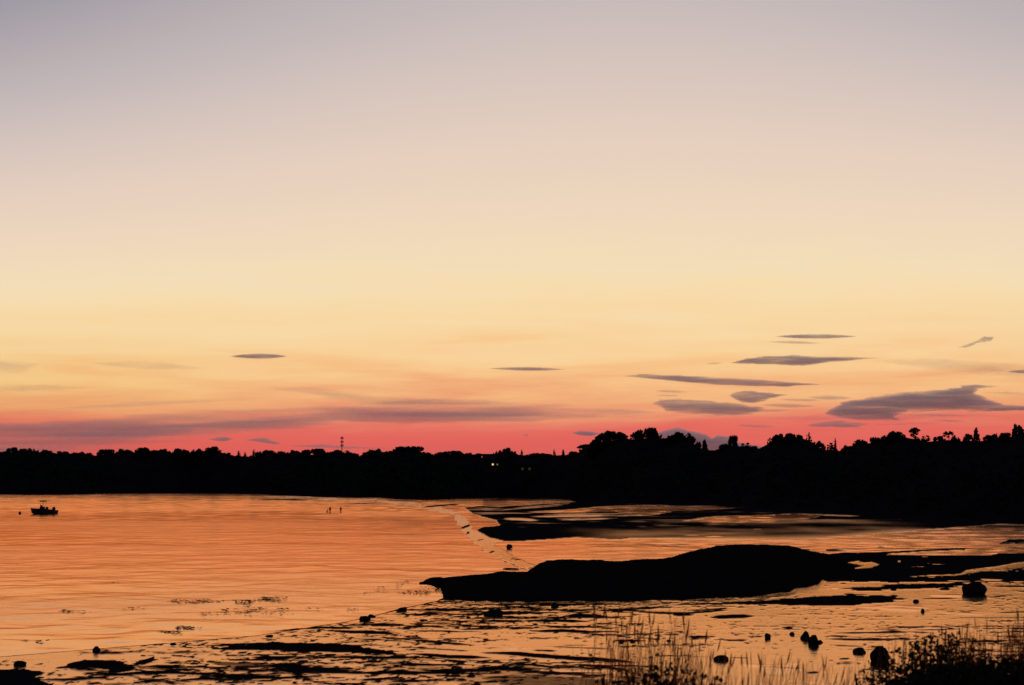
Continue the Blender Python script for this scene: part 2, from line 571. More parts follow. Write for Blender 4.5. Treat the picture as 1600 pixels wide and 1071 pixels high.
for P, th in (([(652, 793.6), (690, 790.2), (730, 787.2)], 3.2), ([(395, 782), (440, 781), (492, 782)], 2.8), ([(535, 788), (575, 787), (606, 785.8)], 2.4),
              ([(430, 778.5), (500, 780)], 1.3), ([(100, 774.5), (160, 772.5)], 1.6), ([(610, 791), (660, 791.5)], 1.4),
              ([(719, 827), (736, 820.5)], 4.0), ([(729, 835), (734, 832)], 4.0), ([(745, 845.5), (757, 843)], 2.4), ([(734, 811), (738, 812)], 3.0),
              ([(765, 865), (773, 862)], 3.4), ([(796, 874), (815, 876)], 2.6), ([(784, 889), (800, 889.5), (814, 890.5)], 3.6),
              ([(1012, 854), (1060, 850), (1120, 848), (1170, 847)], 1.4), ([(1240, 860), (1270, 859)], 3.0), ([(1290, 860), (1340, 858)], 2.6),
              ([(1362, 851), (1386, 857)], 2.4), ([(1560, 850), (1580, 847), (1640, 845)], 6.5), ([(1565, 831), (1640, 829)], 2.4)):
    streak(P, th, wet=0.05)
m_ = (LAND > 0) & (PX > 720) & (PY > 786) & (PY < 826) & (PX < 1500)
WET[m_] = np.maximum(WET[m_], np.clip(2.6 * fbm(PX / 75.0, PY / 2.6, 83, 4)[m_] - 0.25, 0, 0.55) * np.interp(PX[m_], [720, 760, 1000, 1250, 1500], [0.3, 1, 0.9, 0.4, 0.0]))
# soft wet sand above the channel
m_ = (LAND > 0) & (PX > 980) & (PX < 1480) & (PY < 860) & (PY > 815)
edge = np.interp(PX, [980, 1060, 1200, 1300, 1400, 1480], [842, 843, 844, 842, 833, 828])
k_ = np.clip(1 - (edge - PY) / np.interp(PX, [980, 1060, 1150, 1400, 1480], [2, 6, 11, 13, 0.5]), 0, 1)
WET[m_] = np.maximum(WET[m_], 0.75 * k_[m_] ** 1.3)
m_ = (LAND > 0) & (PX > 850) & (PX < 1480) & (PY > 812) & (PY < 848)
WET[m_] = np.maximum(WET[m_], np.clip(0.22 + 0.9 * fbm(GX / 16, GY / 30, 77, 4)[m_], 0, 0.5) * np.clip((PX[m_] - 850) / 120, 0, 1) * np.clip((1480 - PX[m_]) / 120, 0, 1))

# pale wet rim where the bay thins out on the sand
RIM = [(395, 775.5), (500, 782.5), (600, 788.5), (655, 795.5), (700, 805.5), (714, 818), (717, 830), (734, 847), (752, 860), (778, 874), (800, 885), (822, 891), (840, 884), (806, 868),
       (780, 850), (792, 846), (744, 829), (726, 800), (640, 784), (560, 778), (470, 774)]
m_, s_ = sd_of(RIM, 2.5, 30, 1.2)
s_ = s_ - 3.0 + 16.0 * fbm(PX[m_] / 30.0, PY[m_] / 4.0, 207, 4)
LAND[m_] = np.where((s_ > 0) & (LAND[m_] < 0), np.minimum(s_, 2.0), LAND[m_])
# near flat: wet film with weed and low ridges
NEAR = [(-600, 1032), (0, 1027), (150, 1014.5), (265, 1005.5), (400, 993.5), (525, 974.5), (575, 964.5), (625, 951.5), (682, 939.5), (700, 930), (760, 912),
        (1000, 905), (1290, 872), (1305, 866), (1340, 865), (1400, 866), (1550, 867), (1600, 866), (2200, 868), (2200, 1500), (-600, 1500)]
m_, s_ = sd_of(NEAR, 2.5, 60, 0.35)
near_in = np.full(PX.shape, -99.0); near_in[m_] = s_
LAND = np.maximum(LAND, near_in)
ND = near_in > 0
# dark line of the little beach step along the water's edge
k_ = np.exp(-((near_in - 3.2) / 2.6) ** 2) * (PX < 700) * np.clip(0.95 + 1.3 * n3, 0.35, 1)
WET[ND] = np.minimum(WET[ND], 1 - 0.95 * k_[ND])


rag_n = fbm(GX / 2.4, GY / 0.8, 61, 4)


def patch(P, wet=0.0, soft=2.0, amp=0.8, holes=0.0, yk=2.5):
    m_, s_ = sd_of(P, yk, 30, amp)
    s_ = s_ - 7.0 * np.clip(n2[m_] * 1.6 + n1[m_] + 0.6 * rag_n[m_], -0.5, 1)
    if holes:
        s_ = s_ - holes * 14 * np.clip(n1[m_] * 2.2 + n2[m_] * 1.4, 0, 1)
    k_ = np.clip(s_ / soft, 0, 1); k_ = k_ * k_ * (3 - 2 * k_)
    WET[m_] = np.where(s_ > 0, np.minimum(WET[m_], 1 - k_ * (1 - wet)), WET[m_])


BAR = [(1296, 866), (1325, 863.5), (1340, 864.5), (1400, 862), (1480, 858), (1500, 857), (1545, 858.5), (1500, 860.7), (1450, 862.5), (1388, 866.5), (1385, 868.7),
       (1550, 868.3), (1560, 864.5), (1600, 865.5), (2100, 867), (2100, 880), (1600, 880), (1585, 882), (1560, 887), (1540, 889), (1510, 893), (1500, 899),
       (1440, 902), (1400, 905), (1360, 908), (1320, 908), (1285, 905), (1280, 890)]
m_, s_ = sd_of(BAR, 2.5, 30, 0.35)
LAND[m_] = np.maximum(LAND[m_], s_)
WET[m_] = np.where(s_ > 0, WET[m_] * (1 - np.clip(s_ / 1.5, 0, 1)), WET[m_])
flood([(1385, 867.4), (1440, 864.8), (1500, 863), (1555, 862.5), (1556, 866), (1548, 868.4), (1460, 868.4)], amp=0.1)
for P in ([(1325, 881), (1340, 878.5), (1350, 881), (1362, 880), (1374, 884), (1362, 889), (1328, 891.5), (1350, 886)],):
    m_, s_ = sd_of(P, 2.5, 20, 0.3)
    WET[m_] = np.where(s_ > -1, np.maximum(WET[m_], np.clip((s_ + 1) / 2, 0, 1)), WET[m_])
WET[(abs(PX - 1405) < 3) & (abs(PY - 879) < 1.2)] = 1
patch([(1310, 921.5), (1400, 916), (1500, 911.5), (1516, 915), (1500, 919.5), (1430, 923), (1340, 926)], 0.0, 1.6, 0.5)
patch([(1042, 948.5), (1090, 942), (1130, 943.5), (1200, 940), (1260, 935), (1330, 930.5), (1400, 933), (1420, 940), (1395, 943.5), (1330, 948), (1200, 947.5), (1130, 946.5)], 0.0, 1.5, 0.8, holes=0.45)
patch([(1160, 940), (1210, 931), (1245, 927), (1250, 930), (1215, 936), (1190, 941)], 0.35, 3, 0.4)
patch([(1280, 900), (1500, 900), (1560, 892), (1640, 886), (1640, 912), (1560, 912), (1400, 912), (1290, 914)], 0.0, 1.5, 1.0, holes=1.0)
patch([(665, 932), (683, 925), (700, 924), (705, 941), (690, 940)], 0.0, 1.2, 0.5)
patch([(325, 1018), (360, 1012), (430, 1007), (470, 1007.5), (540, 1010), (600, 1019.5), (630, 1027.5), (580, 1025), (540, 1023), (460, 1021.5), (400, 1019.5), (360, 1018.5)], 0.0, 1.6, 0.7, holes=0.25)
patch([(400, 1020), (520, 1024), (640, 1030), (720, 1036), (640, 1037), (560, 1033), (470, 1026)], 0.5, 4, 0.6)
patch([(540, 1034), (640, 1036), (720, 1046), (860, 1052), (980, 1066), (980, 1090), (760, 1085), (690, 1062), (600, 1052)], 0.58, 6, 0.9)
patch([(745, 1062), (800, 1056), (880, 1058), (950, 1064), (960, 1085), (800, 1080)], 0.3, 5, 0.9, holes=0.4)
patch([(320, 1036), (380, 1037), (470, 1042), (480, 1048), (400, 1048), (340, 1043)], 0.25, 3, 0.7, holes=0.5)
patch([(425, 1040), (470, 1039), (478, 1045), (440, 1048)], 0.0, 1.5, 0.8, holes=0.5)
patch([(500, 1050), (560, 1053), (565, 1057), (520, 1056)], 0.2, 2.5, 0.5)
patch([(85, 1047), (130, 1034), (180, 1036), (205, 1040), (240, 1029), (245, 1034), (215, 1046), (190, 1056), (150, 1061), (165, 1051), (110, 1050)], 0.0, 1.5, 1.1, holes=0.65)
patch([(-80, 1046), (0, 1048), (40, 1047), (72, 1054), (55, 1062), (85, 1075), (80, 1140), (-80, 1140)], 0.0, 2, 1.2, holes=0.2)
for P, th, wt_ in (([(636, 1002), (690, 1007), (742, 1011)], 5, .1), ([(630, 1014), (700, 1018), (742, 1021)], 2.4, .1), ([(640, 1024), (700, 1029), (768, 1031)], 6, 0),
                   ([(690, 1034), (735, 1037)], 3, 0), ([(748, 1023), (800, 1024), (860, 1029), (900, 1032), (960, 1035), (1000, 1040)], 7, 0),
                   ([(830, 1019), (870, 1020)], 3, 0), ([(850, 1013), (960, 1017)], 3, .3), ([(782, 1041), (830, 1042), (885, 1048)], 4.5, .05),
                   ([(895, 1041), (940, 1045), (990, 1052)], 5, .05), ([(640, 1050), (705, 1046)], 3, .3), ([(798, 1052), (870, 1055), (945, 1061)], 5, .1),
                   ([(712, 980), (782, 982.5)], 3.4, 0), ([(714, 986), (768, 985.5)], 2.6, 0), ([(640, 978), (700, 984)], 3, .1), ([(815, 972.5), (870, 972), (924, 974)], 5, 0),
                   ([(876, 966), (905, 964), (955, 967.5)], 7, 0), ([(880, 959.5), (922, 954)], 3, 0), ([(858, 982.5), (905, 982), (955, 983)], 3.4, 0),
                   ([(828, 989), (880, 988), (940, 991)], 5.5, 0), ([(945, 956), (1010, 953), (1048, 950)], 3.6, 0), ([(990, 958), (1030, 960), (1070, 961), (1145, 955)], 4, 0),
                   ([(1050, 963.5), (1085, 963)], 3.6, 0), ([(1070, 957), (1145, 953)], 3, .1), ([(1108, 967.5), (1140, 966), (1180, 965)], 6.5, 0),
                   ([(1000, 948), (1060, 945)], 2, .2), ([(900, 956), (935, 954)], 3, .0), ([(958, 1003.5), (1008, 1004)], 3.4, 0), ([(1060, 1028), (1118, 1030)], 1.6, .3), ([(1138, 1030), (1170, 1031)], 2, .2),
                   ([(1290, 1001), (1340, 1002), (1400, 1003)], 4, 0), ([(1305, 992), (1420, 991)], 2.6, 0), ([(1295, 1011), (1350, 1013)], 2.4, .2), ([(1310, 1017), (1380, 1018)], 2, .2),
                   ([(1260, 1055), (1280, 1054)], 3, 0), ([(1310, 1033), (1328, 1032)], 3, 0), ([(1390, 923), (1402, 924)], 5, 0), ([(1466, 923), (1486, 923)], 5, 0),
                   ([(1440, 938), (1500, 937)], 3, .1), ([(1540, 918), (1640, 919)], 3, 0), ([(1580, 909), (1640, 908)], 2.6, 0), ([(1555, 960), (1640, 958)], 2.4, .2),
                   ([(430, 986), (500, 983), (560, 985)], 4, .0), ([(505, 988), (600, 992), (630, 996)], 5, 0), ([(560, 978), (640, 980)], 4, 0), ([(540, 1000), (640, 1005)], 3, .2),
                   ([(680, 957), (705, 956)], 3, 0), ([(672, 969), (705, 970)], 3, .1), ([(785, 958), (805, 958)], 2, 0), ([(560, 971), (572, 969)], 4, 0)):
    streak(P, th, wet=wt_, rag=0.8)
# scattered weed: streaky, thicker in the middle left, thin to the right
dens = np.interp(PX, [-400, 0, 100, 400, 500, 640, 760, 900, 1100, 1250, 1400, 1600, 2000], [.18, .18, .17, .18, .29, .30, .25, .19, .09, .035, .05, .14, .15])
dens = 1.12 * dens * np.interp(PY, [860, 920, 940, 960, 1000, 1071, 1120], [0.9, 1.15, 1.1, 1.15, 0.95, 0.95, 0.8])


def z_of(p):
    """upper-tail normal quantile, good enough here"""
    t = np.sqrt(-2 * np.log(np.clip(p, 1e-4, 0.5)))
    return t - (2.515517 + 0.802853 * t + 0.010328 * t * t) / (1 + 1.432788 * t + 0.189269 * t * t + 0.001308 * t ** 3)


f_ = n1 * 0.7 + n2 * 0.45 + n3 * 0.35
f_ = (f_ - f_[ND].mean()) / f_[ND].std()
clus2 = np.clip(1.0 + 0.8 * fbm(GX / 16.0, GY / 9.0, 19, 3) / 0.12, 0.1, 2.4)
k_ = np.clip((f_ - z_of(np.clip(dens * 0.6 * clus2, 1e-3, 0.45))) / 1.0, 0, 1)
WET[ND] = np.minimum(WET[ND], 1 - k_[ND])
sp = fbm(GX / 0.30, GY / 0.42, 91, 3)
sp = (sp - sp.mean()) / sp.std()
clus = np.clip(1.0 + 1.1 * n3 / n3.std() + 0.5 * fbm(GX / 22.0, GY / 14.0, 17, 3) / 0.12, 0.08, 2.6)
k_ = np.clip((sp + 0.35 * f_ - z_of(np.clip(dens * 0.95 * clus, 1e-3, 0.45))) / 0.9, 0, 1)
WET[ND] = np.minimum(WET[ND], 1 - 0.9 * k_[ND])
rip = fbm(GX / 3.4, GY / 0.75, 140, 5, 0.65)
rip = rip / rip.std()
zone = np.interp(PX, [-400, 300, 420, 560, 760, 900, 1060, 1200, 1500, 1600], [.03, .04, .09, .16, .15, .12, .06, .01, .02, .10]) * np.interp(PY, [860, 930, 950, 1010, 1071], [1.2, 1.0, 1.1, 1.0, 0.8])
k_ = np.clip((rip + 0.5 * n3 / n3.std() - z_of(zone) * 1.0) / 0.7, 0, 1)
WET[ND] = np.minimum(WET[ND], 1 - 0.95 * k_[ND])
# thinner film here and there
WET[ND] = np.minimum(WET[ND], 1 - np.clip(0.9 * fbm(GX / 6.0, GY / 2.6, 55, 4) - 0.10, 0, 0.16)[ND])

dry = np.clip(1 - WET, 0, 1)
GZ = np.where(LAND > 0, np.minimum(0.014 * LAND * np.clip(vp, 0.5, 1.2), 0.05) + np.clip(LAND / 1.6, 0, 1) * (0.006 + dry * (0.02 + 0.06 * np.clip(n1 + 0.3, 0, 1)) * np.clip(DD / 110, 0.7, 2.2)),
              np.maximum(0.04 * LAND, -0.6))
nr, nc = PX.shape
idx = np.arange(nr * nc).reshape(nr, nc)
fa = np.stack([idx[1:, :-1], idx[1:, 1:], idx[:-1, 1:], idx[:-1, :-1]], -1).reshape(-1, 4)
lf = LAND.ravel()
keep = (lf[fa] > -6).any(1)
fa = fa[keep]
used = np.unique(fa)
remap = np.full(nr * nc, -1); remap[used] = np.arange(len(used))
V = np.stack([GX, GY, GZ], -1).reshape(-1, 3)[used]
fm = mesh_np("tidal_flat", V, remap[fa], smooth=True)
a_ = fm.attributes.new('wet', 'FLOAT', 'POINT')
a_.data.foreach_set('value', WET.ravel()[used].astype(np.float32))
tag(put("tidal_flat", fm, M_FLAT), kind='structure')

# ------------------------------------------------------------------ the dark weed-covered bar in the middle
mx_ = np.arange(655, 1341, 1.5)
YT = np.interp(mx_, [655, 662, 680, 715, 760, 780, 800, 824, 832, 842, 855, 890, 930, 960, 1000, 1045, 1080, 1120, 1150, 1200, 1235, 1262, 1300, 1330, 1341],
               [912, 910.5, 905, 901, 897, 893.5, 893, 893, 888, 881, 876.5, 874, 875, 877, 874.5, 872, 862, 853, 851, 851, 853, 860, 867, 883, 896])
YB = np.interp(mx_, [655, 662, 688, 691, 694, 760, 900, 1000, 1100, 1160, 1200, 1234, 1242, 1270, 1279, 1286, 1310, 1341],
               [912.5, 913, 918, 925, 940, 942, 942, 941, 938, 935, 931, 926, 922, 918, 915, 906, 900, 898])
YB = YB + fbm(mx_ / 14.0, mx_ * 0, 5, 4) * 3.5
bx, by = ground(mx_, YB, 0.03)
ns = 30
vv = []
for i in range(len(mx_)):
    yr = YB[i] - 0.50 * (YB[i] - YT[i])               # where the ridge would stand on the level flat
    rx, ry = ground(mx_[i], yr, 0.0)
    zr = float(at(mx_[i], YT[i], ry)[2])
    zr = max(zr, 0.06)
    ux, uy = bx[i] / by[i], 1.0
    for j in range(ns):
        s = j / (ns - 8)
        if s <= 1:
            d = by[i] + (ry - by[i]) * s
            z = 0.0 + zr * (1 - (1 - s) ** 1.9)
            z -= 0.08 * (s == 0)
        else:
            s2 = (s - 1) / ((ns - 1) / (ns - 8) - 1)
            d = ry + 9.0 * s2
            z = zr * (1 - s2 ** 1.4) - 0.15 * s2
        vv.append((ux * d, d, z))
vv = np.array(vv)
rough = fbm(vv[:, 0] / 0.7, vv[:, 1] / 0.9, 60, 4)
vv[:, 2] += rough * 0.16 * np.clip(vv[:, 2] / 0.5, 0, 1)
ii = np.arange(len(mx_) * ns).reshape(len(mx_), ns)
ff = np.stack([ii[:-1, :-1], ii[1:, :-1], ii[1:, 1:], ii[:-1, 1:]], -1).reshape(-1, 4)
tag(put("gravel_bar", mesh_np("gravel_bar", vv, ff, True), M_WEED), kind='structure')

# ------------------------------------------------------------------ far shore: land, wood
Lx = [-1200, -300, 0, 60, 110, 175, 300, 400, 450, 560, 590, 620, 675, 750, 800, 900, 1000, 1100, 1200, 1300, 1400, 1500, 1600, 2000, 2800]
Ly = [773, 773, 772.5, 773.3, 773, 771.3, 770, 772, 775, 778, 777.3, 780.2, 781, 779, 777.5, 781, 787, 790, 796, 801, 808, 814, 818, 828, 842]
FILL_X = [-1200, 0, 60, 75, 125, 148, 175, 200, 267, 340, 355, 390, 409, 470, 511, 530, 548, 562, 580, 610, 640, 672, 700, 741, 765, 800, 820, 860, 885, 900, 915, 930, 945, 985, 1000, 1030, 1042, 1060, 1078, 1085, 1112, 1130, 1150, 1180, 1200, 1208, 1216, 1264, 1272, 1286, 1317, 1340, 1370, 1385, 1400, 1415, 1452, 1480, 1500, 1535, 1560, 1580, 1600, 2800]
FILL_Y = [704, 704, 704, 706, 708, 711.5, 705.5, 705, 706, 706, 709.5, 711.5, 710.5, 706.5, 711, 707, 711, 711.5, 708, 707.5, 703, 710.5, 708, 711.5, 713.5, 707, 709.5, 709.5, 709, 706.5, 699, 691.5, 686, 686, 682, 684, 690, 684, 684, 695, 703, 697, 694, 702, 692, 687, 684, 684, 690, 701, 703, 694, 688, 685, 680, 681, 688, 685, 687, 687, 681, 681, 675, 655]
TDX = [-1200, 0, 300, 600, 800, 900, 1000, 1100, 1200, 1300, 1400, 1500, 1600, 2000, 2800]
TDD = [1150, 1150, 1100, 900, 760, 700, 610, 560, 480, 430, 390, 350, 320, 270, 230]


def tree_dist(px):
    return float(np.interp(px, TDX, TDD))


def shore_dist(px):
    return float(ground(px, np.interp(px, Lx, Ly))[1])


def fill_z(px, Y, drop=0.0):
    return float(at(px, np.interp(px, FILL_X, FILL_Y) + drop, Y)[2])


lpx = np.arange(-1200, 2801, 12.0)
steps = [0.0, 0.06, 0.3, 0.7, 1.0, 1.35, 2.2, 6.0, 14.0]
lv = []
for p in lpx:
    a, b, c = ray(p, 740.0)
    D0 = shore_dist(p) * 0.985
    D1 = max(tree_dist(p), D0 * 1.04)
    zt = fill_z(p, D1, 2.5)
    for s in steps:
        if s <= 1: Y = D0 + (D1 - D0) * s; z = -0.6 if s == 0 else (0.5 if s < 0.1 else 0.5 + (zt - 0.5) * ((s - 0.06) / 0.94) ** 0.8)
        else: Y = D1 + (s - 1) * 90.0; z = zt * max(0.25, 1 - 0.03 * (s - 1))
        lv.append((float(a / b) * Y, Y, z))
ii = np.arange(len(lpx) * len(steps)).reshape(len(lpx), len(steps))
ff = np.stack([ii[:-1, :-1], ii[1:, :-1], ii[1:, 1:], ii[:-1, 1:]], -1).reshape(-1, 4)
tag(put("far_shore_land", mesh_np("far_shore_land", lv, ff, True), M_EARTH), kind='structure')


def leaf_quads(c, size, up=0.3):
    """quads of random tilt at the centres c"""
    n = len(c)
    nrm = rng.normal(size=(n, 3)); nrm[:, 2] += up; nrm /= np.linalg.norm(nrm, axis=1, keepdims=True)
    ref = rng.normal(size=(n, 3))
    a = np.cross(nrm, ref); a /= np.linalg.norm(a, axis=1, keepdims=True)
    b = np.cross(nrm, a)
    s = (np.asarray(size) * rng.uniform(0.6, 1.3, n))[:, None]
    k = rng.uniform(0.5, 1.0, (n, 1))
    v = np.stack([c - a * s, c - b * s * k * 0.8, c + a * s, c + b * s * k], 1).reshape(-1, 3)
    return v, np.arange(n * 4).reshape(n, 4)


cs, ss = [], []
for _ in range(30000):
    p = random.uniform(-250, 1850)
    D0, D1 = shore_dist(p), tree_dist(p)
    D1 = max(D1, D0 * 1.04)
    t = random.random() ** 0.8
    Y = D0 * 1.004 + (D1 * 1.015 - D0 * 1.004) * t
    ztop = 0.5 + (fill_z(p, D1) - 0.5) * max(t, 0.02) ** 0.6
    z = ztop - abs(random.gauss(0, 1)) * ztop * 0.35
    zlim = fill_z(p, Y, 1.5)
    z = max(0.6, min(z, zlim - random.random() * 1.0))
    if 756 < p < 790 and z < 24 and abs(Y - D0) < 60: continue
    if 806 < p < 840 and z < 22 and abs(Y - D0) < 60: continue
    a, b, c = ray(p, 740.0)
    cs.append((float(a / b) * Y, Y, z)); ss.append(0.0019 * Y)
v_, f_ = leaf_quads(np.array(cs), np.array(ss))
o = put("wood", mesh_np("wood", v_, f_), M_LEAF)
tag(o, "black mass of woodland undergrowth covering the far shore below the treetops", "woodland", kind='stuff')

# ------------------------------------------------------------------ trees on the skyline


def blob(c, r, n, flat=1.0):
    d = rng.normal(size=(n, 3)); d /= np.linalg.norm(d, axis=1, keepdims=True)
    rr = rng.uniform(0.35, 1.0, (n, 1)) ** 0.6
    q = d * rr * r; q[:, 2] *= flat
    return q + np.array(c)


def crown_mesh(kind, seed):
    """crown in a box 1 wide, 1 deep, 1 high (z from 0 to 1)"""
    global rng
    keep_rng = rng
    rng = np.random.default_rng(seed)
    pts = []; ls = 0.055
    if kind in ('dome', 'broad'):
        for _ in range(34):
            a = rng.uniform(0, 2 * math.pi); t = rng.uniform(0.05, 1.0)
            r = 0.40 * math.cos(t * math.pi / 2) ** 0.55
            pts.append(blob((r * math.cos(a), r * math.sin(a), 0.16 + 0.72 * math.sin(t * math.pi / 2) + rng.uniform(-.03, .03)), rng.uniform(0.08, 0.13), 34, 0.85))
        pts.append(blob((0, 0, 0.42), 0.34, 260, 1.1))
    elif kind == 'lacy':
        for _ in range(30):
            a = rng.uniform(0, 2 * math.pi); z = rng.uniform(0.02, 0.93)
            r = 0.40 * math.sqrt(max(0.05, 1 - (max(z - 0.5, 0) / 0.52) ** 2)) * rng.uniform(0.45, 1.0)
            pts.append(blob((r * math.cos(a), r * math.sin(a) * 0.6, z), rng.uniform(0.07, 0.12), 42, 0.75))
        ls = 0.042
    elif kind == 'umbrella':
        for _ in range(210):
            x = rng.uniform(-0.49, 0.49); y = rng.uniform(-0.25, 0.25)
            top = 0.93 * (1 - (abs(x) / 0.52) ** 2.2) ** 0.6
            pts.append(blob((x, y, 0.02 + top * rng.uniform(0.78, 1.0)), 0.045, 22, 1.3))
        for _ in range(150):
            x = rng.uniform(-0.47, 0.47)
            top = 0.93 * (1 - (abs(x) / 0.52) ** 2.2) ** 0.6
            pts.append(blob((x, rng.uniform(-0.12, 0.12), top * rng.uniform(0.0, 0.84)), rng.uniform(0.045, 0.07), 30, 1.3))
        ls = 0.034
    elif kind == 'cone':
        for i in range(30):
            z = (i + 0.5) / 30
            r = 0.42 * (1 - z) ** 0.7
            a = i * 2.4
            pts.append(blob((r * 0.75 * math.cos(a), r * 0.75 * math.sin(a), z * 0.96), 0.05 + 0.20 * (1 - z) ** 0.8, 34, 0.5))
        ls = 0.055
    elif kind == 'spiky':
        for _ in range(26):
            x, y = rng.uniform(-0.42, 0.42), rng.uniform(-0.3, 0.3)
            h = (1 - (abs(x) / 0.5) ** 1.6) * rng.uniform(0.70, 1.0)
            for zz in np.linspace(0.0, 1.0, 8):
                pts.append(blob((x + rng.uniform(-.02, .02), y, h * zz), 0.035 + 0.10 * (1 - zz), 14, 0.9))
        ls = 0.035
    c = np.concatenate(pts)
    v, f = leaf_quads(c, np.full(len(c), ls))
    zs = c[:, 2]
    v[:, 2] = (v[:, 2] - np.quantile(zs, 0.003)) / (np.quantile(zs, 0.997) - np.quantile(zs, 0.003))
    w_ = np.quantile(np.abs(c[:, 0]), 0.995)
    v[:, :2] *= 0.49 / w_
    me = mesh_np("crown", v, f)
    me.materials.append(M_LEAF)
    rng = keep_rng
    return me


def trunk_mesh(seed):
    r_ = random.Random(seed)
    b = MB()
    pts = [(0, 0, 0)]
    for i in range(1, 6):
        pts.append((r_.uniform(-.02, .02) * i, r_.uniform(-.02, .02) * i, i / 5 * 0.92))
    b.tube(pts, [0.028, 0.024, 0.02, 0.016, 0.011, 0.005], 7)
    for i in range(9):
        z = r_.uniform(0.42, 0.8); a = r_.uniform(0, 2 * math.pi); l = r_.uniform(0.16, 0.34)
        p0 = Vector((0, 0, z)); d = Vector((math.cos(a), math.sin(a), r_.uniform(0.5, 1.0))).normalized()
        b.tube([p0, p0 + d * l * 0.5 + Vector((0, 0, .01)), p0 + d * l + Vector((0, 0, 0.04))], [0.011, 0.008, 0.003], 5)
    me = mesh_list("trunk", b.v, b.f, True)
    me.materials.append(M_BARK)
    return me


CROWNS = {kd: [crown_mesh(kd, 100 + 7 * i + j * 50) for i in range(3)] for j, kd in enumerate(('dome', 'lacy', 'umbrella', 'cone', 'spiky'))}
TRUNKS = [trunk_mesh(i) for i in range(4)]
